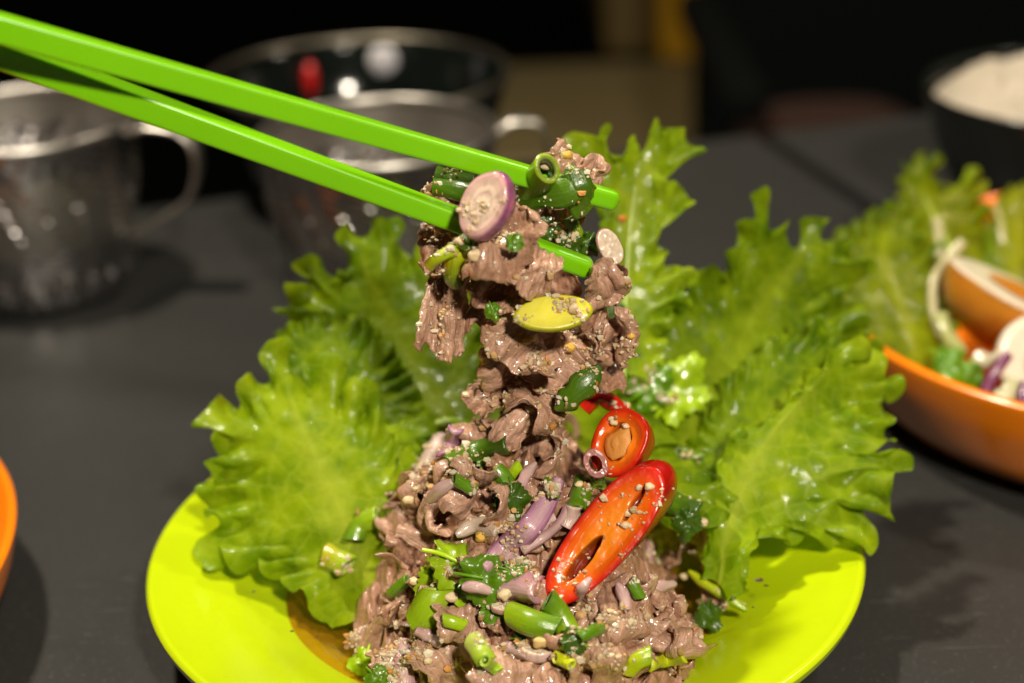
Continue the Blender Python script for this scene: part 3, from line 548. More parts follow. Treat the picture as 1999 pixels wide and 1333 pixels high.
def sprig(label, c, ax, n_, R, seed, mat, colr, cat='herb', name='herb_leaf', group=None, bend=0.4, lobes=5, food=False, colr2=None):
    ax = nrm(ax); n_ = nrm(np.asarray(n_) - ax * np.dot(n_, ax)); sd = np.cross(n_, ax)
    r, p = np.meshgrid(np.linspace(0.0, 1, 26), np.linspace(-math.pi, math.pi, 160), indexing='ij')
    lob = (0.84 + 0.13 * np.cos(p * lobes) * (0.3 + 0.7 * np.cos(p / 2) ** 2) + 0.045 * np.cos(p * 21 + seed) + 0.10 * noise(p * 2.2, seed, 0, seed)) * (0.40 + 0.60 * np.abs(np.cos(p / 2)) ** 0.6)
    x = r * lob * np.cos(p) * R + 0.15 * R; y = r * lob * np.sin(p) * R * 0.85
    z = bend * R * (-(y / R) ** 2 * 1.0 - 0.5 * (x / R) ** 2) + 0.14 * R * noise(x / R * 3, y / R * 3, 0, seed + 1) + 0.05 * R * np.sin(p * lobes) * r ** 2 + 0.10 * R * np.sin(p * lobes + 1.3) * r ** 3
    P = np.asarray(c) + x[..., None] * ax + y[..., None] * sd + z[..., None] * n_
    cc = np.asarray(colr); c2 = np.asarray(colr2 if colr2 is not None else cc * 1.6)
    ven = np.exp(-(np.mod(p * lobes / (2 * math.pi) + 0.5, 1.0) - 0.5) ** 2 / 0.004)[..., None] * (1 - r[..., None] * 0.5)
    col = cc * (1 - 0.5 * ven) + c2 * 0.5 * ven
    nv_ = gnorm(P); t = 0.00035
    A = P + nv_ * t / 2; B = P - nv_ * t / 2; V = np.vstack([A.reshape(-1, 3), B.reshape(-1, 3)]); N1 = 26 * 160
    F1 = gridfaces(26, 160); F2 = gridfaces(26, 160, N1, flip=True)
    ed = [[25 * 160 + j, 25 * 160 + j + 1, N1 + 25 * 160 + j + 1, N1 + 25 * 160 + j] for j in range(159)]
    F = F1.tolist() + F2.tolist() + ed
    uv = np.stack([p / (2 * math.pi) + 0.5, r], -1).reshape(-1, 2)
    e = empty(name, c)
    mk('leaf_blade', V, F, mat, e, col=np.vstack([col.reshape(-1, 3)] * 2), uv=np.vstack([uv, uv]), food=food)
    st = [np.asarray(c) - ax * R * 0.55 - n_ * R * 0.15, np.asarray(c) - ax * R * 0.2, np.asarray(c) + ax * R * 0.25 + n_ * R * 0.02]
    S, _ = catmull(st, 14); c8 = np.linspace(0, 2 * math.pi, 7, endpoint=False)
    G = np.stack([S + sd * R * 0.045 * math.cos(q) + n_ * R * 0.045 * math.sin(q) for q in c8], 1)
    mk('stem', G.reshape(-1, 3), gridfaces(14, 7, wrap=True), mat, e, col=np.tile(c2, (98, 1)))
    return tag(e, label, cat, group)
for i, (px, py, Y, R, lab) in enumerate([(1845, 700, 0.090, 0.010, 'small green herb leaf inside the orange rim, under the broad lettuce'), (1890, 725, 0.084, 0.009, 'small yellow-green herb leaf inside the orange rim, below the egg'), (1985, 790, 0.074, 0.008, 'green herb leaf behind the orange rim by the purple strand')]):
    sprig(lab, at(px, py, Y), idir(40 + 70 * i), -FWD + UPV * 0.6, R, 90 + i, M['herb'], (0.10, 0.24, 0.006), group='herb leaves in the egg salad')

# ------------------------------------------------------------------ beef: a lumpy heap under loose crumpled slices
def mound(x, y):
    return 0.009 + 0.061 * np.exp(-((x + 0.0005 - 0.011 * np.clip((-0.018 - np.asarray(y)) / 0.03, 0, 1)) ** 2 / (2 * 0.0285 ** 2) + (y + 0.008) ** 2 / (2 * 0.043 ** 2)) ** 1.2) + 0.0060 * fbm(np.asarray(x) * 100, np.asarray(y) * 100, 0, 77)
rr, aa = np.meshgrid(np.linspace(0, 1, 130), np.linspace(0, 2 * math.pi, 260, endpoint=False), indexing='ij')
X = 0.0035 + rr * 0.0465 * np.cos(aa); Y = -0.018 + rr * 0.060 * np.sin(aa)
Z = mound(X, Y) - 0.006 * rr ** 6 - 0.004 + 0.0055 * np.abs(fbm(X * 210, Y * 150, 0, 41)) + 0.0016 * noise(X * 900, Y * 500, 0, 43)
MP = np.stack([X, Y, Z], -1)
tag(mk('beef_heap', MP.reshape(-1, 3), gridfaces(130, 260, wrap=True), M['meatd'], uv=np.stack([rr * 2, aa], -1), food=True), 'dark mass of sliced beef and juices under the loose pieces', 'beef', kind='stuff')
MB = BVHTree.FromPolygons([tuple(v) for v in MP.reshape(-1, 3)], [tuple(f) for f in gridfaces(130, 260, wrap=True).tolist()])

def crumple(seed, amp, fu, fv, nu=84, nv=44, rag=0.24):
    amp = amp * 1.6; fu = fu * 1.15
    u = np.linspace(-0.5, 0.5, nu)[:, None] * np.ones(nv); v = np.linspace(-0.5, 0.5, nv)[None, :] * np.ones((nu, 1))
    th = amp * (1.5 * fbm(u * fu * 2 + 9, v * fv, 0, seed, 2)) ; phv = amp * 0.55 * 1.5 * fbm(u * fu + 3, v * fv * 1.6 + 5, 0, seed + 5, 2)
    du, dv = 1 / (nu - 1), 1 / (nv - 1)
    Xc = np.cumsum(np.cos(th), 0) * du; Z1 = np.cumsum(np.sin(th), 0) * du
    Yc = np.cumsum(np.cos(phv), 1) * dv; Z2 = np.cumsum(np.sin(phv), 1) * dv
    Xc -= Xc.mean(0); Yc -= Yc.mean(1)[:, None]; Z = (Z1 - Z1.mean(0)) + (Z2 - Z2.mean(1)[:, None])
    # ragged, rounded outline
    eu = 1 - 0.26 * np.abs(2 * v) ** 2.5 + rag * fbm(v * 3.5, np.sign(u) * 3, 0, seed + 2) ; ev = 1 - 0.22 * np.abs(2 * u) ** 2.5 + rag * fbm(u * 3.5, np.sign(v) * 3 + 7, 0, seed + 3)
    k1 = np.abs(2 * u); k2 = np.abs(2 * v)
    Xc = Xc * (1 + (eu - 1) * k1) + 0.02 * noise(v * 14, u * 2, 0, seed + 9) * k1 ** 4; Yc = Yc * (1 + (ev - 1) * k2) + 0.025 * noise(u * 14, v * 2, 0, seed + 10) * k2 ** 4
    return np.stack([Xc, Yc, Z], -1), u, v
MEATS = []
def slab(label, c, w, h, rot, n_, seed, amp=1.0, fu=1.6, fv=1.2, t=0.0011, mat='meat', zs=1.0, group='loose slices of boiled beef', cat='beef slice', nu=84, nv=44):
    P, u, v = crumple(seed, amp, fu, fv, nu, nv)
    ext = P.max((0, 1)) - P.min((0, 1)); P = P - (P.max((0, 1)) + P.min((0, 1))) / 2
    kx, ky = w / ext[0], h / ext[1]; kz = min(math.sqrt(kx * ky) * zs, 0.016 / ext[2]); P = P * np.array([kx, ky, kz])
    n_ = nrm(n_); ax = idir(rot); ax = nrm(ax - n_ * np.dot(ax, n_)); ay = np.cross(n_, ax)
    Wp = np.asarray(c) + P[..., :1] * ax + P[..., 1:2] * ay + P[..., 2:] * n_
    N = gnorm(Wp)
    Wp = Wp + N * (0.00055 * fbm(Wp[..., 0] * 420, Wp[..., 1] * 420, Wp[..., 2] * 420, seed, 2) + 0.0009 * noise(Wp[..., 0] * 160, Wp[..., 1] * 160, Wp[..., 2] * 160, seed + 4) + 0.00024 * noise(u * w * 1000, v * h * 130, 0, seed + 6))[..., None]
    N = gnorm(Wp); ed = np.maximum(np.abs(2 * u), np.abs(2 * v))
    tt = t * (0.85 + 0.5 * noise(u * 6, v * 6, 0, seed + 11)) * (1 - 0.55 * np.clip(ed - 0.82, 0, 1) / 0.18)
    A = Wp + N * tt[..., None] / 2; B = Wp - N * tt[..., None] / 2; n1 = nu * nv
    V = np.vstack([A.reshape(-1, 3), B.reshape(-1, 3)])
    V[:, 2] = np.maximum(V[:, 2], 0.0095)
    I = np.arange(n1).reshape(nu, nv); loop = np.concatenate([I[0, :], I[1:, -1], I[-1, -2::-1], I[-2:0:-1, 0]]); l2 = np.roll(loop, -1)
    side = np.stack([loop, loop + n1, l2 + n1, l2], -1)
    F = np.vstack([gridfaces(nu, nv), gridfaces(nu, nv, n1, flip=True), side])
    uv = np.stack([u + 0.5, v + 0.5], -1).reshape(-1, 2) * np.array([max(w / 0.025, 0.4), max(h / 0.025, 0.4)])
    o = mk('beef_slice', V, F, M[mat], uv=np.vstack([uv, uv]), food=True); tag(o, label, cat, group); MEATS.append(o)
    return o
def S(px, d=0.430): return px * d / FPX
def hang(label, px, py, w, h, rot, Y, seed, yaw=0.0, pit=0.0, **kw):
    Y = Y - 0.006 if -0.02 < Y < 0.0025 and seed not in (117, 118) else Y
    c = at(px, py, Y); d = depth(c); slab(label, c, S(w, d), S(h, d), rot, -FWD + RGT * yaw + UPV * pit, seed, **kw)
gh = 'beef slices hanging from the chopsticks'
for a in [
    ('beef flap hanging free below the lower chopstick, apart from the clump', 866, 612, 105, 190, 4, -0.011, 101, 0.15, 0.1, dict(amp=0.75)),
    ('dark beef slice under the lower chopstick, behind the curled scallion', 858, 480, 95, 130, 10, -0.002, 102, -0.3, 0.0, dict(amp=0.9, mat='meatd')),
    ('beef piece squeezed between the two chopsticks beside the shallot disc', 878, 415, 140, 95, 30, -0.005, 103, 0.0, 0.3, dict(amp=1.1)),
    ('beef slice draped straight below the shallot disc', 985, 475, 150, 170, 8, -0.026, 104, 0.1, 0.15, dict(amp=1.0)),
    ('orange-stained beef fold in the middle of the lifted clump', 985, 555, 140, 130, 35, -0.022, 105, 0.0, 0.3, dict(amp=1.2)),
    ('smooth pinkish beef fold between shallot disc and yellow scallion slice', 1035, 525, 110, 130, 20, -0.026, 106, 0.3, 0.2, dict(amp=0.9)),
    ('dark folded beef beside the free-hanging flap', 935, 600, 85, 150, -5, -0.002, 107, -0.3, 0.0, dict(amp=1.2, mat='meatd')),
    ('beef slice just under the yellow scallion slice', 1035, 668, 165, 150, 42, -0.021, 108, 0.0, 0.25, dict(amp=1.0)),
    ('beef slice gripped at the lower chopstick tip', 1178, 560, 110, 100, -40, -0.012, 109, 0.3, 0.1, dict(amp=1.3)),
    ('beef strand running down beside the yellow scallion slice', 1172, 590, 70, 160, 15, -0.002, 110, 0.2, 0.0, dict(amp=1.2, mat='meatd')),
    ('ruffled beef lobe sticking out at the edge of the clump', 1192, 662, 95, 115, -25, -0.006, 111, 0.4, 0.2, dict(amp=1.3)),
    ('grey-brown beef slice with visible grain low in the clump', 1095, 695, 170, 125, -48, -0.008, 112, 0.1, 0.1, dict(amp=0.8)),
    ('beef fold low in the clump above the hanging tip', 1000, 718, 120, 140, 60, -0.008, 113, -0.2, 0.15, dict(amp=1.2)),
    ('wide beef slice in the lower clump beside the dark green herb', 1055, 768, 160, 140, -55, -0.010, 114, 0.0, 0.3, dict(amp=1.1)),
    ('pointed beef tip hanging lowest from the clump', 1005, 820, 85, 130, 35, -0.011, 115, -0.1, 0.1, dict(amp=0.9)),
    ('small beef edge at the side of the clump low down', 1180, 725, 90, 90, 10, 0.000, 116, 0.3, 0.0, dict(amp=1.0, mat='meatd')),
    ('greyish-pink beef scrap lying over the upper chopstick tip', 1118, 318, 125, 75, 25, 0.002, 117, 0.2, 0.4, dict(amp=1.0)),
    ('thin beef fold hanging off the upper chopstick tip', 1150, 340, 60, 80, 30, 0.004, 118, 0.4, 0.2, dict(amp=0.9)),
    ('loose beef shred joining the lifted clump to the heap', 1050, 838, 120, 120, 10, -0.010, 122, 0.1, 0.2, dict(amp=1.1)),
    ('beef shred beside the hanging tip, above the beef nub', 960, 768, 90, 110, 50, -0.006, 123, -0.2, 0.2, dict(amp=1.1)),
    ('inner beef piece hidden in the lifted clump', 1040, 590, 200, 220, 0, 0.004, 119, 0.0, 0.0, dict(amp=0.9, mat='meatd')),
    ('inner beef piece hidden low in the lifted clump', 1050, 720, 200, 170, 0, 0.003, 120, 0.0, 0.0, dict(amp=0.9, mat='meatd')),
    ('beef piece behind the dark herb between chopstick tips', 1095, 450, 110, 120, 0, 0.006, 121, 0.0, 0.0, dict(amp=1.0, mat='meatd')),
]: hang(a[0], *a[1:10], **a[10], group=gh)
def onm(px, py):
    d = ray(px, py); h = MB.ray_cast(Vector(CAM), Vector(d))
    if h[0] is None:
        p = onz(px, py, 0.022); return p, np.array([0, 0, 1.0])
    n = np.array(h[1]); n = n if np.dot(n, d) < 0 else -n
    return np.array(h[0]), n
def pile(label, px, py, w, h, rot, seed, lift=0.002, k=0.7, **kw):
    p, n = onm(px, py); n = nrm(n * k - FWD * 0.45 + UPV * 0.15); d = depth(p)
    slab(label, p - ray(px, py) * lift, S(w, d), S(h, d), rot, n, seed, **kw)
gp = 'beef slices heaped on the yellow-green plate'
for a in [
    ('pinkish rolled beef at the back of the heap, beside the hanging tip', 925, 800, 125, 85, -12, 201, 0.004, dict(amp=1.2)),
    ('brown beef lump behind the pale shallot wedge', 930, 870, 120, 90, 10, 202, 0.003, dict(amp=1.0)),
    ('beef nub standing under the small shallot ring', 1085, 895, 90, 130, 10, 203, 0.006, dict(amp=1.0)),
    ('beef slice at the top edge of the heap beside the pale lettuce', 800, 935, 140, 90, -25, 204, 0.003, dict(amp=1.0)),
    ('large ruffled beef slice in front of the pale lettuce', 810, 985, 190, 130, -15, 205, 0.005, dict(amp=1.3)),
    ('stringy beef folds beside the ruffled slice', 925, 965, 150, 120, 25, 206, 0.005, dict(amp=1.4)),
    ('small dark beef fold above the stringy folds', 890, 925, 100, 80, 0, 207, 0.004, dict(amp=1.2)),
    ('rounded beef lump sitting in the dressing below the pale lettuce', 748, 1075, 125, 130, 10, 208, 0.005, dict(amp=1.1)),
    ('beef slice between the rounded lump and the cilantro', 850, 1035, 140, 110, -30, 209, 0.003, dict(amp=1.2)),
    ('beef slice behind the purple shallot strip', 1010, 990, 150, 110, 0, 210, 0.003, dict(amp=1.0)),
    ('brown beef strip lying diagonally at the edge of the dressing', 745, 1215, 55, 190, 40, 211, 0.004, dict(amp=0.9)),
    ('beef slice behind the brown strip by the lime scallion', 800, 1180, 90, 120, 30, 212, 0.000, dict(amp=1.0, mat='meatd')),
    ('grained beef slice between lime scallion and cut scallion ring', 915, 1225, 170, 90, 12, 213, 0.004, dict(amp=0.9)),
    ('pink beef slice below the lime scallion', 880, 1290, 160, 120, -20, 214, 0.005, dict(amp=1.1)),
    ('beef slice at the bottom edge beside the purple shallot chunk', 770, 1300, 120, 90, 0, 215, 0.003, dict(amp=1.1)),
    ('broad pink grained beef slice at the bottom edge of the picture', 1010, 1325, 220, 110, 8, 216, 0.006, dict(amp=0.8)),
    ('beef slice at the bottom edge under the white shallot slice', 1110, 1325, 150, 100, -10, 217, 0.004, dict(amp=1.1)),
    ('large curled beef slice with a hollow fold below the big chili slice', 1300, 1215, 200, 190, -8, 218, 0.006, dict(amp=1.5, fu=1.2)),
    ('beef fold between the big chili slice and the curled slice', 1195, 1190, 130, 150, 15, 219, 0.004, dict(amp=1.3)),
    ('ruffled beef edge lying over the plate in front of the curled slice', 1285, 1270, 230, 90, -20, 220, 0.006, dict(amp=1.3)),
    ('pale pink beef folds at the bottom edge below the curled slice', 1190, 1305, 170, 110, -15, 221, 0.006, dict(amp=1.3)),
    ('small beef piece beside the purple shallot sliver', 1325, 1065, 95, 80, 20, 222, 0.005, dict(amp=1.1)),
    ('dark beef slice behind the big chili slice by the curled lettuce', 1365, 945, 110, 150, -30, 223, 0.004, dict(amp=1.2)),
    ('curved beef strip arching behind the cilantro leaf at the back', 1350, 770, 60, 150, -20, 224, 0.004, dict(amp=0.8)),
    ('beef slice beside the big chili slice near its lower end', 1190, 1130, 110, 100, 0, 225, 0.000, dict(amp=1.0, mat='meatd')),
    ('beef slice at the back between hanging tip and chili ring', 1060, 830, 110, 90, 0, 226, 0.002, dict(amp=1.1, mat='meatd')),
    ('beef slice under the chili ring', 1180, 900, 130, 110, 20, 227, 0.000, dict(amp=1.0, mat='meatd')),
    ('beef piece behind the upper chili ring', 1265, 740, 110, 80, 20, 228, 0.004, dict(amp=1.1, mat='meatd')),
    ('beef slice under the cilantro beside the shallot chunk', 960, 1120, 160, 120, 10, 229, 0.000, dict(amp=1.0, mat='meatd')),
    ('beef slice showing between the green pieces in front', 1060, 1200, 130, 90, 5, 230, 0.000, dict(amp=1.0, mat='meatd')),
    ('beef piece under the lime strip at the edge of the heap', 1400, 1165, 80, 70, 25, 231, 0.002, dict(amp=1.0)),
]: pile(*a[:8], **a[8], group=gp)
rs = random.Random(5)
LM = [(810, 985, 'large ruffled slice'), (925, 965, 'stringy folds'), (748, 1075, 'rounded lump'), (890, 1090, 'bright cilantro'), (835, 1190, 'fat lime scallion'), (745, 1215, 'brown strip'), (915, 1225, 'grained slice'), (880, 1290, 'pink slice at the bottom'),
      (1010, 1325, 'broad pink slice'), (1052, 1265, 'white shallot slice'), (1005, 1150, 'purple shallot chunk'), (1040, 1020, 'long purple strip'), (1085, 895, 'beef nub'), (1140, 960, 'scallion pair'), (1180, 1050, 'long chili slice'), (1270, 1080, 'upright shallot sliver'),
      (1300, 1215, 'curled hollow slice'), (1190, 1305, 'pale pink folds'), (1365, 945, 'dark slice by the curled lettuce'), (1040, 1215, 'front scallion'), (850, 880, 'pale shallot wedge'), (940, 1270, 'short scallion ring'), (1410, 1160, 'lime strip')]
used = set()
for i in range(90):
    px, py = rs.uniform(730, 1400), rs.uniform(870, 1330)
    w_, h_, r_, am_, mt_ = rs.uniform(60, 110), rs.uniform(55, 105), rs.uniform(-60, 60), rs.uniform(0.9, 1.5), rs.choice(['meat', 'meatd'])
    if abs(px - 1060) > 340 - max(0, 1000 - py) * 0.9 or len(used) >= 44: continue
    x, y, nm = min(LM, key=lambda l: (l[0] - px) ** 2 + (l[1] - py) ** 2); dx, dy = px - x, py - y
    wd_ = ('above' if dy < 0 else 'below') if abs(dy) > abs(dx) * 0.8 else ('on the left of' if dx < 0 else 'on the right of')
    lab = 'small beef scrap, %s the %s' % (wd_, nm)
    if lab in used: continue
    used.add(lab); pile(lab, px, py, w_, h_, r_, 400 + i, 0.0020, amp=am_, mat=mt_, group='small beef scraps in the heap', nu=44, nv=36)

# ------------------------------------------------------------------ chopsticks
def chopstick(label, pA, pB, wA, wB, roll, n=60):
    pA, pB = np.asarray(pA), np.asarray(pB); T = nrm(pB - pA); s = nrm(np.cross(T, (0, 0, 1))); N = np.cross(s, T)
    s, N = s * math.cos(roll) + N * math.sin(roll), N * math.cos(roll) - s * math.sin(roll)
    k = 64; a = np.linspace(0, 2 * math.pi, k, endpoint=False); V = []
    f = np.concatenate([[0, 0.0004], np.linspace(0.001, 0.9885, n), [0.992, 0.9955, 0.998, 0.9995]])
    for x in f:
        w = (wA + (wB - wA) * x) / 2; e = 10.0 - 6.5 * min(1, max(0, (x - 0.55) / 0.45))
        cap = 0.80 if x == 0 else (1.0 if x < 0.99 else max(0.12, 1 - ((x - 0.99) / 0.0098) ** 2.2 * 0.75))
        r = w * cap / (np.abs(np.cos(a)) ** e + np.abs(np.sin(a)) ** e) ** (1 / e)
        V.append(pA + (pB - pA) * x + np.outer(r * np.cos(a), s) + np.outer(r * np.sin(a), N))
    V = np.stack(V); m = len(f)
    F = gridfaces(m, k, wrap=True).tolist() + [list(range(k))[::-1], [(m - 1) * k + i for i in range(k)]]
    o = mk('chopstick', V.reshape(-1, 3), F, M['chop'], food=True); TRI_W[-1] += (0,); tag(o, label, 'chopstick', 'pair of lime green chopsticks'); return o
uA, uB = at(0, 54, -0.037), at(1208, 394, -0.006); uA = uA + (uA - uB) * 0.42
lA, lB = at(0, 102, -0.026), at(1158, 527, -0.014); lA = lA + (lA - lB) * 0.45
chopstick('lime green plastic chopstick with its tip sticking out past the beef', uA, uB, 0.0068, 0.0050, 0.02)
chopstick('lime green plastic chopstick running under the shallot disc into the beef', lA, lB, 0.0072, 0.0050, -0.06)

# ------------------------------------------------------------------ pieces that rest on the beef
def bvh(): return BVHTree.FromPolygons(BVv, BF)
BV = bvh()
def hit(px, py, lift=0.001):
    d = ray(px, py); h = BV.ray_cast(Vector(CAM), Vector(d))
    if h[0] is None: p = onz(px, py, 0.02); n = np.array([0, 0, 1.0])
    else:
        p = np.array(h[0]); n = np.array(h[1]); n = n if np.dot(n, d) < 0 else -n
    return p - d * lift, n
def path(pts, lift=0.0012):
    H_ = [hit(x, y, lift)[0] for x, y in pts]; D = np.array([depth(p) for p in H_]); m = np.median(D); o = []
    for (x, y), d in zip(pts, D):
        d = float(np.clip(d, m - 0.005, m + 0.005)); r_ = ray(x, y); o.append(CAM + r_ * (d / np.dot(r_, FWD)))
    return o
def tube(label, pts, r, c0, c1, wall=0.0007, lift=0.0018, flat=0.85, group='cut scallion pieces', n=26, k=20, P3=None, cut=0.35, inner=None, name='scallion_piece', cap=False):
    P, _ = catmull(path(pts, lift) if P3 is None else P3, n); T = frames(P); s = np.cross(T, -FWD + UPV * 0.01); s /= np.linalg.norm(s, axis=1, keepdims=True); N = np.cross(s, T)
    a = np.linspace(0, 2 * math.pi, k, endpoint=False); f = np.linspace(0, 1, n)
    def ring(R):
        G = np.stack([P + s * R * math.cos(x) + N * R * flat * math.sin(x) for x in a], 1)
        sh = (np.clip(1 - f / 0.2, 0, 1) - np.clip((f - 0.8) / 0.2, 0, 1))[:, None] * np.cos(a)[None, :] * r * cut
        return G + T[:, None, :] * sh[..., None]
    seed_ = int(pts[0][0]) if pts is not None else 5
    wob = 1 + 0.05 * noise(f * 3, 0, 0, seed_); endk = (np.sqrt(np.clip(np.minimum(f, 1 - f) / 0.10, 0.0, 1)) * 0.95 + 0.05) if cap else 1.0
    O_ = ring((r * wob * endk)[:, None]); I_ = ring(((r - wall) * wob * endk)[:, None])[::-1]
    V = np.concatenate([O_, I_, O_[:1]]); F = gridfaces(2 * n + 1, k, wrap=True)
    col = np.asarray(c0)[None] * (1 - f[:, None]) + np.asarray(c1)[None] * f[:, None]; ci = (col * 1.25 + 0.05)[::-1] if inner is None else np.tile(inner, (n, 1))
    C = np.concatenate([np.repeat(col, k, 0), np.repeat(ci, k, 0), np.repeat(col[:1], k, 0)])
    uv = np.stack([np.tile(np.linspace(0, 1, k), 2 * n + 1), np.repeat(np.concatenate([f, f, [0]]), k)], -1)
    o = mk(name, V.reshape(-1, 3), F, M['herb'], col=C, uv=uv, food=True); return tag(o, label, 'scallion', group)
DG, MG, LG, YG = (0.036, 0.085, 0.003), (0.085, 0.19, 0.004), (0.27, 0.41, 0.006), (0.46, 0.50, 0.008)
# lifted clump
dd = 0.428
tube('upright green scallion tube with a rice-filled end over the upper chopstick', None, 0.0037, MG, LG, 0.0014, P3=[at(1035, 378, -0.006), at(1052, 350, -0.012), at(1068, 328, -0.019)], inner=(0.20, 0.24, 0.05))
tube('shiny dark scallion tube beside the shallot disc, between the chopsticks', None, 0.0036, MG, DG, P3=[at(850, 352, -0.008), at(882, 361, -0.009), at(920, 368, -0.009)], cut=0.1)
ribbon('scallion_piece', 'dark green scallion leaf wrapped around the upper chopstick tip', 'scallion', [at(1010, 372, -0.006), at(1060, 378, -0.012), at(1110, 370, -0.014), at(1140, 340, -0.012)], S(62), 0.0009, M['herb'], DG, MG, 'cut scallion pieces', 0.3, food=True)
ribbon('scallion_piece', 'dark green scallion leaf hanging off the upper chopstick near its tip', 'scallion', [at(1120, 335, -0.012), at(1130, 370, -0.014), at(1135, 400, -0.012), at(1145, 415, -0.010)], S(52), 0.0009, M['herb'], DG, MG, 'cut scallion pieces', 0.25, food=True)
ribbon('scallion_piece', 'lime green split scallion curl hanging under the lower chopstick', 'scallion', [at(905, 470, -0.026), at(890, 500, -0.028), at(885, 535, -0.027), at(893, 562, -0.024)], S(42), 0.0009, M['herb'], YG, MG, 'cut scallion pieces', 0.9, food=True)
ribbon('scallion_piece', 'lime green flap of the split scallion under the lower chopstick', 'scallion', [at(902, 480, -0.027), at(875, 492, -0.029), at(850, 506, -0.029), at(834, 522, -0.027)], S(24), 0.0008, M['herb'], LG, YG, 'cut scallion pieces', 0.5, food=True)
ribbon('scallion_piece', 'small dark scallion strip right at the lower chopstick by the shallot', 'scallion', [at(900, 460, -0.028), at(912, 475, -0.030), at(922, 490, -0.030)], S(30), 0.0009, M['herb'], MG, DG, 'cut scallion pieces', 0.6, food=True)
ribbon('scallion_piece', 'narrow green scallion strip behind the chopstick tips', 'scallion', [at(1110, 425, 0.000), at(1122, 450, 0.000), at(1125, 480, 0.000)], S(30), 0.0009, M['herb'], MG, LG, 'cut scallion pieces', 0.5, food=True)
for i, (px, py, Y, R, an, lab) in enumerate([(1105, 465, -0.001, 34, 60, 'small dark cilantro leaf between the chopstick tips'), (1150, 470, 0.001, 30, 120, 'dark cilantro leaf above the lower chopstick tip'), (1000, 480, -0.034, 20, -60, 'tiny bright cilantro bit under the shallot disc'), (1075, 440, -0.002, 30, 160, 'dark cilantro leaf under the upper chopstick')]):
    sprig(lab, at(px, py, Y), idir(an), -FWD + UPV * 0.3, S(R * 1.25), 300 + i, M['herb'], DG if i != 2 else MG, cat='cilantro', name='cilantro_leaf', group='chopped cilantro', food=True)
def disc(label, c, n_, ax, R, t, stretch, colf, cols, name, cat, mat, group=None, bev=0.12, rings=0, seed=0, hollow=0.0):
    n_ = nrm(n_); ax = nrm(np.asarray(ax) - n_ * np.dot(ax, n_)); ay = np.cross(n_, ax); k = 72
    a = np.linspace(0, 2 * math.pi, k, endpoint=False); wob = 1 + 0.03 * noise(np.cos(a) * 2, np.sin(a) * 2, seed, seed)
    fr = [(q, 1.0) for q in np.linspace(max(hollow, 0.001), 1 - bev * 0.5, 22)] + [(1.0, 0.72), (1.035, 0.2), (1.03, -0.4), (0.97, -0.95)] + [(q, -1.0) for q in (0.8, 0.5, max(hollow, 0.001))]
    V, C = [], []
    for q, z in fr:
        zz = z * t / 2
        if z == 1.0:
            if rings: zz += 0.00010 * math.cos(q * rings * 2 * math.pi)
            zz = zz + (0.0 if stretch < 0.5 else 0.00016) * noise(np.cos(a) * q * 4, np.sin(a) * q * 4, 0, seed)
        V.append(np.asarray(c) + np.outer(q * R * wob * np.cos(a), ax) + np.outer(q * R * wob * stretch * np.sin(a), ay) + np.outer(np.ones(k) * zz, n_))
        C.append(np.tile(colf(q) if z == 1.0 else cols, (k, 1)))
    if hollow: V.append(V[0]); C.append(C[0])
    V = np.stack(V); o = mk(name, V.reshape(-1, 3), gridfaces(len(V), k, wrap=True), mat, col=np.concatenate(C), uv=np.stack([np.tile(np.linspace(0, 1, k), len(V)), np.repeat(np.linspace(0, 1, len(V)), k)], -1), food=True)
    return tag(o, label, cat, group)
PUR, PNK, WHT = np.array((0.30, 0.085, 0.20)), np.array((0.52, 0.28, 0.27)), np.array((0.66, 0.52, 0.40))
def shcol(q):
    if q < 0.12: return np.array((0.45, 0.25, 0.10))
    k = max(math.exp(-((q - c) / 0.022) ** 2) for c in (0.36, 0.60, 0.80, 0.93)); c = WHT * (1 - q ** 3) + PNK * q ** 3; return c * (1 - 0.55 * k) + np.array((0.46, 0.20, 0.27)) * 0.55 * k
disc('thick pink shallot disc with purple skin resting against the chopsticks', at(952, 402, -0.030), -FWD * 1.0 - RGT * 0.42 + UPV * 0.10, idir(-62), S(64), 0.0060, 0.70, shcol, PUR, 'shallot_slice', 'shallot', M['shallot'], 'shallot slices', rings=2.5, seed=4)
disc('pale shallot flake sticking out above the beef by the lower chopstick tip', at(1190, 482, -0.006), -FWD + RGT * 0.3, idir(60), S(38), 0.0018, 0.60, lambda q: WHT * 1.0, PNK, 'shallot_slice', 'shallot', M['shallot'], 'shallot slices', seed=9)
c_ = at(1080, 612, -0.030)
disc('yellow-green oblique scallion slice sprinkled with rice in the lifted clump', c_, -FWD + UPV * 0.35 + RGT * 0.05, idir(-8), S(72), 0.0026, 0.47, lambda q: np.array((0.66, 0.60, 0.015)) * (1 - 0.25 * q ** 2), YG, 'scallion_piece', 'scallion', M['scal'], 'cut scallion pieces', seed=12); TRI_W[-1] += (4.0,)
ribbon('scallion_piece', 'dark shiny green scallion leaf low on the lifted clump', 'scallion', [at(1085, 800, -0.024), at(1115, 775, -0.026), at(1145, 745, -0.025), at(1172, 715, -0.022)], S(52), 0.0010, M['herb'], MG, DG, 'cut scallion pieces', 0.35, food=True, wtaper=0.8)
BV = bvh()
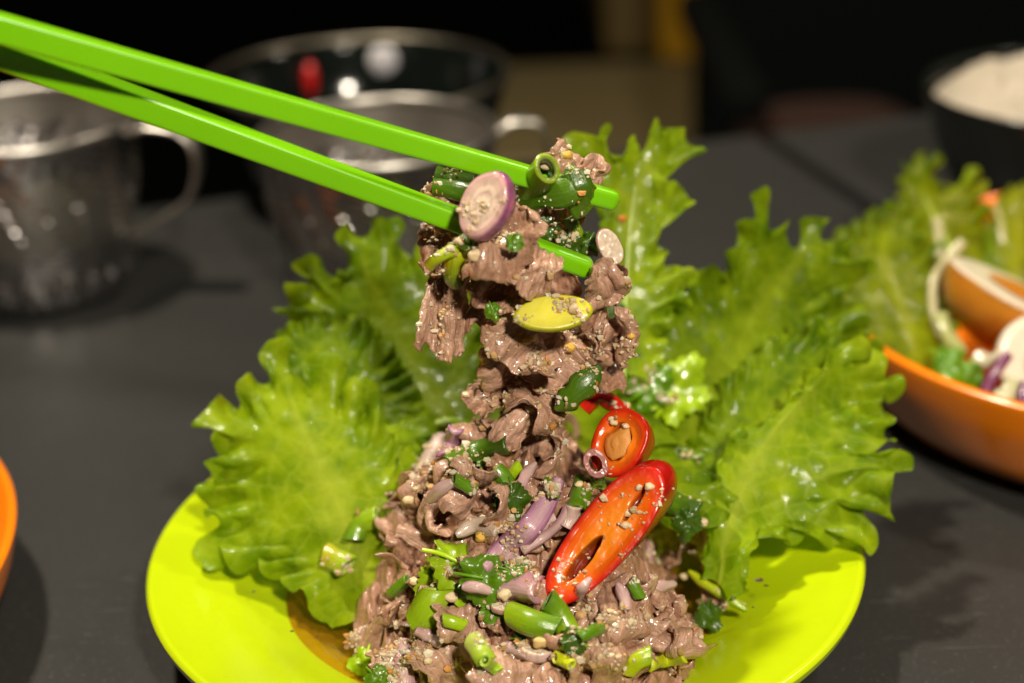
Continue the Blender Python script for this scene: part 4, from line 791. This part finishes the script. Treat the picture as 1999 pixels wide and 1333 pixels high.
# ------------------------------------------------------------------ chili
def chili(label, c, n_, ax, La, Lb, dep, shift, cav, name='chili_slice', hole=(0.20, 0.018, 0.004)):
    n_ = nrm(n_); ax = nrm(np.asarray(ax) - n_ * np.dot(ax, n_)); ay = np.cross(n_, ax); k = 110
    a = np.linspace(0, 2 * math.pi, k, endpoint=False); ca, sa = np.cos(a), np.sin(a)
    ox = La * np.sign(ca) * np.abs(ca) ** 0.88; oy = Lb * np.sign(sa) * np.abs(sa) ** 0.92 * (1 + 0.10 * ca)
    e = empty(name, c); V, C = [], []
    RED, RED2, ORG, YEL, DRK = map(np.array, ((0.36, 0.005, 0.003), (0.50, 0.012, 0.003), (0.68, 0.075, 0.003), (0.80, 0.22, 0.008), hole))
    def pt(x, y, z): return np.asarray(c) + np.outer(x, ax) + np.outer(y, ay) + np.outer(z * np.ones(k), n_)
    for q in np.linspace(1, 0, 9):    # skin, from the far end up to the cut edge
        tq = q; sc_ = 1 - 0.30 * tq ** 2
        V.append(pt(ox * sc_ + shift * tq, oy * (1 - 0.10 * tq ** 2), -0.0005 - dep * tq)); C.append(np.tile(RED, (k, 1)))
    mk('skin', np.concatenate(V), gridfaces(len(V), k, wrap=True), M['chili'], e, col=np.concatenate(C), food=True); TRI_W[-1] += (0.25,)
    V, C = [], []
    for q in np.concatenate([[1.0, 0.99, 0.97], np.linspace(0.94, 0.004, 34)]):
        x, y = ox * q, oy * q; z = np.zeros(k)
        z += -0.0006 * np.clip((q - 0.95) / 0.05, 0, 1) ** 2 - 0.0009 * np.clip((0.80 - q) / 0.2, 0, 1)
        cm = np.zeros(k)
        for (cx_, cy_, rx_, ry_, dp, sl) in cav:
            d = np.sqrt(((x / La - cx_) / rx_) ** 2 + (((y / Lb - cy_) - sl * (x / La - cx_)) / ry_) ** 2) + 0.10 * noise(x * 500, y * 500, 0, 3)
            m = np.clip((1 - d) / 0.28, 0, 1); z -= dp * m * m * (3 - 2 * m); cm = np.maximum(cm, m)
        z += 0.00025 * fbm(x * 420, y * 420, 0, 6)
        V.append(pt(x, y, z)); w = np.clip((q - 0.35) / 0.45, 0, 1)
        base = (YEL * (1 - w) + ORG * w) if q < 0.94 else RED2
        if 0.76 < q < 0.94: base = ORG * (0.94 - q) / 0.18 + RED2 * (1 - (0.94 - q) / 0.18)
        C.append(base[None] * (1 - cm[:, None]) + DRK[None] * cm[:, None])
    mk('flesh', np.concatenate(V), gridfaces(len(V), k, wrap=True, flip=True), M['chili'], e, col=np.concatenate(C), food=True); TRI_W[-1] += (0.35,)
    return tag(e, label, 'chili', 'red chili slices'), ax, ay, n_
p, _ = hit(1175, 1050, 0.006); d = depth(p)
p = CAM + ray(1178, 1046) * (0.4145 / np.dot(ray(1178, 1046), FWD))
CH1 = chili('long oblique red chili slice with orange flesh lying across the beef', p, -FWD * 1.0 - RGT * 0.20 + UPV * 0.22, idir(-51), S(168, 0.415), S(60, 0.415), 0.010, 0.009,
      [(-0.36, 0.06, 0.36, 0.24, 0.0060, 0.05), (0.52, -0.10, 0.26, 0.12, 0.0026, 0.3)])
p2 = CAM + ray(1206, 864) * (0.4255 / np.dot(ray(1206, 864), FWD))
CH2 = chili('round red chili ring with pale seedy core above the long chili slice', p2, -FWD * 1.0 - RGT * 0.45 + UPV * 0.30, idir(-68), S(70, 0.4255), S(56, 0.4255), 0.007, 0.001,
      [(-0.02, 0.12, 0.62, 0.52, 0.0030, 0.0)], hole=(0.42, 0.10, 0.012))
def pebble(name, label, cat, p, r, col, seed, mat='grain', group=None, food=True, am=0.24):
    V, F = blob(p, r, seed, am); o = mk(name, V, F, M[mat], col=np.tile(col, (len(V), 1)), food=food); return tag(o, label, cat, group)
V, F = blob((0, 0, 0), (0.0044, 0.0032, 0.0013), 5, 0.45); V = p2 - CH2[3] * 0.0020 + V[:, :1] * CH2[1] + V[:, 1:2] * CH2[2] + V[:, 2:] * CH2[3]
mk('seed_core', V, F, M['grain'], CH2[0], col=np.tile((0.62, 0.26, 0.05), (len(V), 1)), food=True); TRI_W[-1] += (4.0,)
pile('beef slice overlapping the edge of the chili ring', 1148, 842, 85, 120, 20, 240, 0.009, amp=1.1, group=gp)
ribbon('chili_slice', 'red chili sliver behind the ring, under the lifted clump', 'chili', [at(1140, 800, -0.004), at(1165, 775, -0.003), at(1200, 790, -0.002), at(1225, 810, -0.002)], S(36), 0.0016, M['chili'], (0.5, 0.012, 0.004), (0.5, 0.012, 0.004), 'red chili slices', 0.5, food=True)
BV = bvh()
# ------------------------------------------------------------------ shallots, scallions and cilantro on the heap
gs = 'shallot slices'
def rib2(name, label, cat, pts, w, t, mat, c0, c1, group, arc=0.5, lift=0.002, **kw): return ribbon(name, label, cat, path(pts, lift), S(w, 0.42), t, M[mat], c0, c1, group, arc, food=True, **kw)
rib2('shallot_slice', 'long purple shallot strip slanting across the heap beside the long chili', 'shallot', [(945, 1108), (985, 1070), (1030, 1035), (1062, 990), (1092, 935)], 44, 0.0014, 'shallot', (0.46, 0.20, 0.32), (0.36, 0.13, 0.29), gs, 0.35, 0.004, wtaper=0.5)
rib2('shallot_slice', 'purple shallot layer under the long strip, in the middle of the heap', 'shallot', [(985, 1095), (1010, 1060), (1050, 1030), (1085, 1010)], 38, 0.0012, 'shallot', (0.40, 0.17, 0.26), (0.48, 0.26, 0.30), gs, 0.3, 0.002)
rib2('shallot_slice', 'thin translucent shallot sliver next to the long chili slice', 'shallot', [(1020, 1075), (1060, 1050), (1095, 1020), (1110, 990)], 22, 0.0010, 'shallot', (0.55, 0.33, 0.33), (0.45, 0.22, 0.26), gs, 0.5, 0.003)
rib2('shallot_slice', 'purple shallot chunk below the cilantro, beside the chili end', 'shallot', [(972, 1150), (1005, 1148), (1040, 1155)], 62, 0.0030, 'shallot', (0.34, 0.13, 0.20), (0.40, 0.17, 0.22), gs, 0.9, 0.004)
rib2('shallot_slice', 'pale shallot wedge at the top of the heap by the pale lettuce', 'shallot', [(828, 935), (845, 895), (862, 850)], 56, 0.0030, 'shallot', (0.58, 0.44, 0.30), (0.56, 0.38, 0.38), gs, 0.5, 0.006, wtaper=0.5)
rib2('shallot_slice', 'small purple shallot layer behind the pale wedge', 'shallot', [(870, 890), (882, 865), (888, 842)], 34, 0.0016, 'shallot', (0.32, 0.10, 0.24), (0.36, 0.14, 0.28), gs, 0.6, 0.004)
rib2('shallot_slice', 'pale flat shallot slice above the cilantro', 'shallot', [(890, 1045), (930, 1025), (968, 1040)], 36, 0.0014, 'shallot', (0.52, 0.40, 0.29), (0.54, 0.42, 0.31), gs, 0.3, 0.004, wtaper=0.6)
rib2('shallot_slice', 'purple shallot chunk at the bottom edge of the picture', 'shallot', [(792, 1250), (785, 1290), (788, 1335)], 42, 0.0020, 'shallot', (0.40, 0.16, 0.26), (0.56, 0.33, 0.36), gs, 0.7, 0.004)
rib2('shallot_slice', 'upright purple shallot sliver beside the long chili slice', 'shallot', [(1262, 1120), (1268, 1080), (1270, 1045)], 20, 0.0014, 'shallot', (0.36, 0.12, 0.26), (0.46, 0.24, 0.32), gs, 0.5, 0.004)
rib2('shallot_slice', 'white shallot sliver beside the upright purple one', 'shallot', [(1278, 1115), (1288, 1080), (1286, 1055)], 20, 0.0014, 'shallot', (0.55, 0.46, 0.30), (0.50, 0.42, 0.26), gs, 0.5, 0.003)
rib2('shallot_slice', 'pink shallot bit beside the green scallion pair', 'shallot', [(1105, 1030), (1115, 1010), (1120, 990)], 34, 0.0018, 'shallot', (0.52, 0.30, 0.28), (0.55, 0.38, 0.30), gs, 0.5, 0.003)
def dpx(label, px, py, n_, an, R, t, st, colf, cols, name='shallot_slice', cat='shallot', mat='shallot', group=gs, hollow=0.0, seed=1, lift=0.003):
    p, _ = hit(px, py, lift); disc(label, p, n_, idir(an), S(R, depth(p)), t, st, colf, cols, name, cat, M[mat], group, seed=seed, hollow=hollow)
dpx('white shallot slice topped with a cream crumb near the bottom edge', 1052, 1272, -FWD * 0.4 + UPV, 0, 34, 0.0028, 0.8, lambda q: WHT * 1.05, (0.60, 0.42, 0.38), seed=3)
dpx('small brownish shallot ring below the lifted clump', 1112, 838, -FWD - RGT * 0.3, 80, 32, 0.0020, 0.62, lambda q: np.array((0.44, 0.28, 0.16)), (0.40, 0.22, 0.13), hollow=0.45, seed=7, lift=0.006)
dpx('dusky pink shallot ring at the edge of the chili ring', 1163, 905, -FWD - RGT * 0.1 + UPV * 0.1, 60, 30, 0.0020, 0.75, lambda q: np.array((0.42, 0.18, 0.16)), (0.34, 0.10, 0.12), hollow=0.55, seed=8, lift=0.004)
dpx('pale shallot slice hidden among the green pieces in front', 985, 1188, -FWD * 0.6 + UPV, 10, 26, 0.0016, 0.5, lambda q: WHT * 0.9, PNK * 0.9, seed=6)
gc = 'cut scallion pieces'
tube('fat lime green scallion piece leaning at the front of the heap', [(856, 1150), (835, 1185), (815, 1218)], S(31, 0.42), LG, (0.30, 0.48, 0.01), 0.0010, lift=0.005, cut=0.5, inner=(0.34, 0.44, 0.06))
tube('short lime and white scallion ring near the bottom edge', [(925, 1252), (938, 1272), (950, 1292)], S(21, 0.41), (0.45, 0.52, 0.12), LG, 0.0010, lift=0.004, cut=0.1, inner=(0.60, 0.62, 0.30))
tube('dark green scallion tube beside the long chili slice', [(1122, 1000), (1132, 972), (1140, 940)], S(22, 0.42), MG, MG, 0.0008, lift=0.004)
tube('green scallion stub with a white crumb in its end, by the long chili', [(1163, 930), (1168, 948), (1170, 962)], S(17, 0.42), MG, LG, 0.0009, lift=0.006, inner=(0.30, 0.34, 0.10))
tube('yellow-green scallion piece in front, below the shallot chunk', [(1000, 1200), (1035, 1215), (1085, 1230)], S(27, 0.41), LG, MG, 0.0010, lift=0.004, cut=0.3)
tube('long dull green scallion piece under the chili end', [(1070, 1170), (1095, 1205), (1125, 1265)], S(24, 0.41), MG, LG, 0.0009, lift=0.002)
tube('lime scallion end poking out under the curled beef', [(1225, 1310), (1245, 1290), (1270, 1278)], S(18, 0.40), YG, LG, 0.0009, lift=0.001)
tube('dark green scallion behind the long chili by the curled lettuce', [(1300, 975), (1330, 990), (1360, 1000)], S(24, 0.43), MG, DG, 0.0009, lift=0.002, cut=0.3)
tube('wet green scallion piece on the pale lettuce beside the beef', [(690, 1055), (705, 1025), (735, 1008)], S(22, 0.43), MG, LG, 0.0009, lift=0.003, cut=0.4)
tube('round yellowish scallion end in the dressing beside the beef', [(640, 1085), (660, 1095), (680, 1105)], S(26, 0.43), (0.40, 0.36, 0.02), LG, 0.0009, lift=0.003, cut=0.3)
rib2('scallion_piece', 'lime green scallion strip pointing over the plate rim', 'scallion', [(1345, 1115), (1375, 1140), (1410, 1160), (1458, 1192)], 24, 0.0012, 'herb', YG, LG, gc, 0.6, 0.003, wtaper=0.6)
rib2('scallion_piece', 'green scallion strip under the pale shallot wedge', 'scallion', [(880, 905), (930, 880), (985, 870)], 40, 0.0010, 'herb', MG, DG, gc, 0.6, 0.002)
rib2('scallion_piece', 'dark green scallion strip in the heap behind the purple strip', 'scallion', [(965, 915), (985, 940), (1005, 985)], 34, 0.0010, 'herb', MG, DG, gc, 0.6, 0.003)
rib2('scallion_piece', 'yellow scallion sliver under the ruffled beef edge on the plate', 'scallion', [(1275, 1300), (1300, 1290), (1335, 1285)], 26, 0.0010, 'herb', YG, YG, gc, 0.4, 0.002)
rib2('scallion_piece', 'green scallion strip at the back beside the hanging beef tip', 'scallion', [(850, 830), (880, 825), (915, 835)], 26, 0.0010, 'herb', LG, MG, gc, 0.5, 0.002)
rib2('scallion_piece', 'dull green scallion strip behind the chili ring at the back', 'scallion', [(1210, 760), (1240, 745), (1275, 735)], 40, 0.0010, 'herb', MG, MG, gc, 0.5, 0.003)
gl = 'chopped cilantro'
for i, (px, py, R, an, nn_, c0, lab) in enumerate([
    (880, 1090, 85, 25, -FWD + UPV * 0.5, LG, 'large bright cilantro leaf lying in the middle of the heap'), (850, 1120, 55, 70, -FWD + UPV * 0.7, LG, 'lime cilantro leaf above the fat scallion piece'),
    (925, 1125, 60, 10, -FWD + UPV * 0.2 + RGT * 0.2, MG, 'dark wet cilantro leaf under the large bright one'), (1000, 1115, 40, 20, -FWD + UPV * 0.4, MG, 'cilantro leaf tip beside the purple strip'),
    (1300, 785, 78, -55, -FWD - RGT * 0.2 + UPV * 0.2, LG, 'bright cilantro leaf standing behind the chili ring'), (1255, 765, 60, -30, -FWD + UPV * 0.3, MG, 'dull green cilantro leaf behind the chili ring, dusted with rice'),
    (715, 1285, 40, 100, -FWD + UPV * 0.8, LG, 'bright cilantro leaf at the edge of the dressing near the bottom'), (735, 1320, 40, 40, -FWD + UPV * 0.5, MG, 'green cilantro leaf at the bottom edge by the dressing'),
    (960, 1190, 42, 30, -FWD + UPV * 0.5, MG, 'green cilantro leaf in front under the shallot chunk'), (1020, 1245, 36, 0, -FWD + UPV * 0.5, DG, 'dark cilantro leaf in front beside the white shallot slice'),
    (1000, 960, 44, 80, -FWD + UPV * 0.3, DG, 'dark cilantro leaf in the hollow behind the purple strip'), (955, 890, 46, 20, -FWD + UPV * 0.3, MG, 'green cilantro leaf at the back of the heap under the hanging tip'),
    (1380, 1190, 36, 60, -FWD + UPV * 0.5, DG, 'dark cilantro leaf beside the curled beef by the plate rim'), (1345, 1010, 36, 100, -FWD + UPV * 0.3, DG, 'dark cilantro leaf between chili and curled lettuce'),
    (1190, 605, 30, 40, -FWD + RGT * 0.4, DG, 'dark cilantro bit beside the yellow scallion slice'),
    (1110, 1255, 34, -30, -FWD + UPV * 0.6, DG, 'dark cilantro leaf between front scallions and pink beef folds'), (960, 600, 20, 70, -FWD + RGT * 0.2, MG, 'tiny cilantro bit in the lifted clump beside the free-hanging flap')]):
    p, n = hit(px, py, 0.0038)
    sprig(lab, p, idir(an), np.asarray(nn_) * 0.8 + n * 0.4, S(R * 1.25, depth(p)), 320 + i, M['herb'], c0, cat='cilantro', name='cilantro_leaf', group=gl, bend=0.45, food=True)
# more chopped greens and shallot mixed through the heap
BV = bvh()
for px, py, an, L_, r_, c0, lab in [(905, 945, 30, 44, 13, MG, 'thin green scallion tube beside the stringy beef folds'), (1000, 925, -50, 40, 12, LG, 'lime scallion tube behind the purple strip, at the top of the heap'), (1075, 955, 70, 36, 11, MG, 'short scallion tube beside the beef nub'),
    (885, 1215, 15, 40, 13, LG, 'lime scallion tube between fat scallion and grained beef'), (1150, 1235, -20, 46, 13, MG, 'green scallion tube lying before the beef fold by the chili end'), (960, 1300, 40, 34, 12, LG, 'lime scallion tube on the broad pink slice'), (1240, 1150, 60, 40, 12, MG, 'green scallion tube under the long chili beside the curled beef'),
    (1345, 890, 20, 44, 13, MG, 'green scallion tube at the back beside the dark beef slice'), (780, 1145, -40, 40, 12, MG, 'green scallion tube in the gap beside the rounded beef lump'), (1100, 1290, 25, 36, 12, YG, 'yellow scallion tube near the bottom edge between the pink slices')]:
    t = math.radians(an); dx, dy = math.cos(t) * L_ / 2, math.sin(t) * L_ / 2
    tube(lab, [(px - dx, py - dy), (px, py), (px + dx, py + dy)], S(r_, 0.42), c0, tuple(x * 1.25 for x in c0), 0.0006, lift=0.002)
for px, py, an, L_, w_, lab in [(1000, 1270, 20, 60, 24, 'pink shallot sliver between scallion ring and white shallot slice'), (860, 960, -40, 60, 26, 'pink shallot sliver on the ruffled beef'), (1215, 1165, 70, 54, 24, 'purple shallot sliver under the chili end'), (1290, 1150, -20, 60, 26, 'pale shallot sliver on the curled beef slice'),
    (930, 1150, 10, 56, 22, 'purple shallot sliver under the large cilantro leaf'), (1030, 930, -60, 60, 24, 'pale shallot sliver above the long purple strip'), (835, 1245, 30, 56, 24, 'pink shallot sliver beside the fat scallion piece'), (1140, 1150, -60, 50, 22, 'pale shallot sliver beside the chili end')]:
    t = math.radians(an); dx, dy = math.cos(t) * L_ / 2, math.sin(t) * L_ / 2
    rib2('shallot_slice', lab, 'shallot', [(px - dx, py - dy), (px + dy * 0.12, py - dx * 0.12), (px + dx, py + dy)], w_, 0.0012, 'shallot', (0.46, 0.22, 0.27), (0.56, 0.36, 0.34), gs, 0.3, 0.003, wtaper=0.5)
# ------------------------------------------------------------------ crumbs one can pick out
BV = bvh()
gk = 'cream nut and garlic crumbs'; CR = (0.66, 0.50, 0.30); GD = (0.62, 0.36, 0.05)
for i, (px, py, R, col, lab) in enumerate([
    (928, 498, 17, CR, 'large cream crumb below the lower chopstick end'), (898, 470, 11, CR, 'cream crumb between chopstick and shallot disc'), (1058, 1250, 20, (0.70, 0.48, 0.20), 'cream crumb on the white shallot slice'),
    (797, 976, 11, CR, 'cream crumb on the large ruffled beef slice'), (1055, 761, 11, CR, 'oval white crumb on the wide lower beef slice'), (1268, 950, 10, CR, 'pale seed near the top of the long chili slice'),
    (1225, 1000, 11, CR, 'pale seed in the upper hollow of the long chili'), (1220, 1025, 10, CR, 'small seed below the first in the long chili'), (1198, 825, 8, CR, 'cream crumb on the chili ring core'),
    (1222, 832, 8, CR, 'cream crumb above the chili ring core'), (1110, 678, 12, GD, 'golden crumb in the fold under the yellow scallion slice'), (1028, 663, 11, GD, 'golden crumb on the beef under the yellow scallion'),
    (1232, 656, 8, GD, 'golden crumb at the tip of the ruffled beef lobe'), (940, 1048, 14, GD, 'golden sliver above the cilantro'), (880, 1165, 14, CR, 'cream crumb on the fat scallion piece'),
    (1135, 1200, 14, (0.55, 0.33, 0.14), 'tan crumb below the chili end'), (1372, 1020, 10, CR, 'white crumb at the foot of the curled lettuce'), (985, 1160, 16, CR, 'cream crumb beside the shallot chunk'),
    (1130, 945, 9, CR, 'white crumb in the scallion pair'), (1065, 325, 11, CR, 'cream crumb in the upright scallion tube end'), (1105, 303, 12, GD, 'golden crumb on the scrap over the upper chopstick'),
    (808, 1135, 11, CR, 'cream crumb beside the lime cilantro'), (1335, 1125, 9, CR, 'white crumb on the curled beef slice'), (835, 1290, 9, CR, 'cream crumb on the pink beef slice at the bottom'), (1215, 427, 9, (0.50, 0.16, 0.01), 'small orange-brown drop hanging from the upper chopstick tip')]):
    p, n = hit(px, py, 0.0004); r = S(R, depth(p)); pebble('nut_crumb', lab, 'crumb', p, (r, r * 0.8, r * 0.75), col, 500 + i, group=gk)
# dark chili flakes on the plate
for i, (px, py, R, lab) in enumerate([(1482, 1132, 9, 'dark flake on the plate rim by the curled lettuce'), (1496, 1143, 5, 'small reddish fleck beside the dark flake on the rim'), (495, 1155, 4, 'tiny dark fleck on the plate rim below the pale lettuce'), (672, 1256, 5, 'dark fleck floating in the dressing'), (618, 1243, 4, 'tiny fleck at the edge of the dressing'), (570, 1232, 4, 'tiny fleck on the slope of the plate well'), (1470, 1185, 3, 'tiny speck on the plate rim')]):
    p, n = hit(px, py, 0.0) if False else (onz(px, py, 0.0146 if 600 < px < 700 else 0.0262), None)
    r = S(R, depth(p)); pebble('chili_flake', lab, 'flake', p, (r, r * 0.6, r * 0.35), (0.06, 0.015, 0.004), 600 + i, group='dark flecks on the plate')
# ------------------------------------------------------------------ toasted rice powder clinging to everything wet
rng = np.random.default_rng(7)
Vs, Fs, Wf, off = [], [], [], 0
for V, F, *sk in TRI_W[12:]:
    if sk and sk[0] == 0: continue
    Wf.append(np.full(sum(len(f) == 4 for f in F), sk[0] if sk else 1.0))
    F4 = [f for f in F if len(f) == 4]; Vs.append(np.asarray(V)); Fs.append(np.asarray(F4) + off); off += len(V)
Vs = np.concatenate(Vs); wf = np.concatenate(Wf); Fs = np.concatenate(Fs)
c4 = Vs[Fs]; n4 = np.cross(c4[:, 2] - c4[:, 0], c4[:, 3] - c4[:, 1]); ar = np.linalg.norm(n4, axis=1) / 2; n4 = n4 / np.maximum(ar[:, None] * 2, 1e-12); ce = c4.mean(1)
tc = (CAM - ce); tc /= np.linalg.norm(tc, axis=1, keepdims=True); sg = np.sign(np.sum(n4 * tc, 1)); n4 = n4 * sg[:, None]
wgt = ar * np.clip(np.sum(n4 * tc, 1) * 0.5 + n4[:, 2] * 0.7, 0.0, 1) * np.clip(fbm(ce[:, 0] * 130, ce[:, 1] * 130, ce[:, 2] * 130, 31, 3) * 3.0 + 0.35, 0.05, 2.2) ** 2
wgt *= (ce[:, 2] > 0.012) * wf
NG = 15000
ix = rng.choice(len(Fs), NG, p=wgt / wgt.sum()); uu, vv = rng.random(NG)[:, None], rng.random(NG)[:, None]
q = c4[ix]; pos = (q[:, 0] * (1 - uu) + q[:, 1] * uu) * (1 - vv) + (q[:, 3] * (1 - uu) + q[:, 2] * uu) * vv
keep = []
for i in range(NG):
    d = CAM - pos[i]; L = np.linalg.norm(d); d = d / L; h = BV.ray_cast(Vector(pos[i] + d * 0.0006 + n4[ix[i]] * 0.0004), Vector(d), L)
    keep.append(h[0] is None)
keep = np.array(keep); pos = pos[keep]; nn_ = n4[ix][keep]; m = len(pos)
ico = np.array([(0, 0, 1), (0.894, 0, 0.447), (0.276, 0.851, 0.447), (-0.724, 0.526, 0.447), (-0.724, -0.526, 0.447), (0.276, -0.851, 0.447), (0.724, 0.526, -0.447), (-0.276, 0.851, -0.447), (-0.894, 0, -0.447), (-0.276, -0.851, -0.447), (0.724, -0.526, -0.447), (0, 0, -1)])
icf = np.array([(0, 1, 2), (0, 2, 3), (0, 3, 4), (0, 4, 5), (0, 5, 1), (1, 6, 2), (2, 7, 3), (3, 8, 4), (4, 9, 5), (5, 10, 1), (6, 7, 2), (7, 8, 3), (8, 9, 4), (9, 10, 5), (10, 6, 1), (6, 11, 7), (7, 11, 8), (8, 11, 9), (9, 11, 10), (10, 11, 6)])
sz = np.exp(rng.normal(math.log(0.00030), 0.60, m)); sz = np.clip(sz, 0.00012, 0.00105)
V = pos[:, None, :] + nn_[:, None, :] * (sz * 0.35)[:, None, None] + ico[None] * sz[:, None, None] * rng.uniform(0.6, 1.25, (m, 12, 1)) * rng.uniform(0.5, 1.5, (m, 1, 3))
F = (icf[None] + np.arange(m)[:, None, None] * 12).reshape(-1, 3)
pal = np.array([(0.66, 0.53, 0.36), (0.58, 0.42, 0.24), (0.50, 0.30, 0.12), (0.70, 0.60, 0.46), (0.55, 0.24, 0.05)]); pc_ = pal[rng.choice(5, m, p=(0.36, 0.26, 0.16, 0.16, 0.06))] * rng.uniform(0.75, 1.1, (m, 1))
tag(mk('toasted_rice_powder', V.reshape(-1, 3), F, M['grain'], col=np.repeat(pc_, 12, 0), smooth=False), 'ground toasted rice clinging to the beef and vegetables', 'rice powder', kind='stuff')
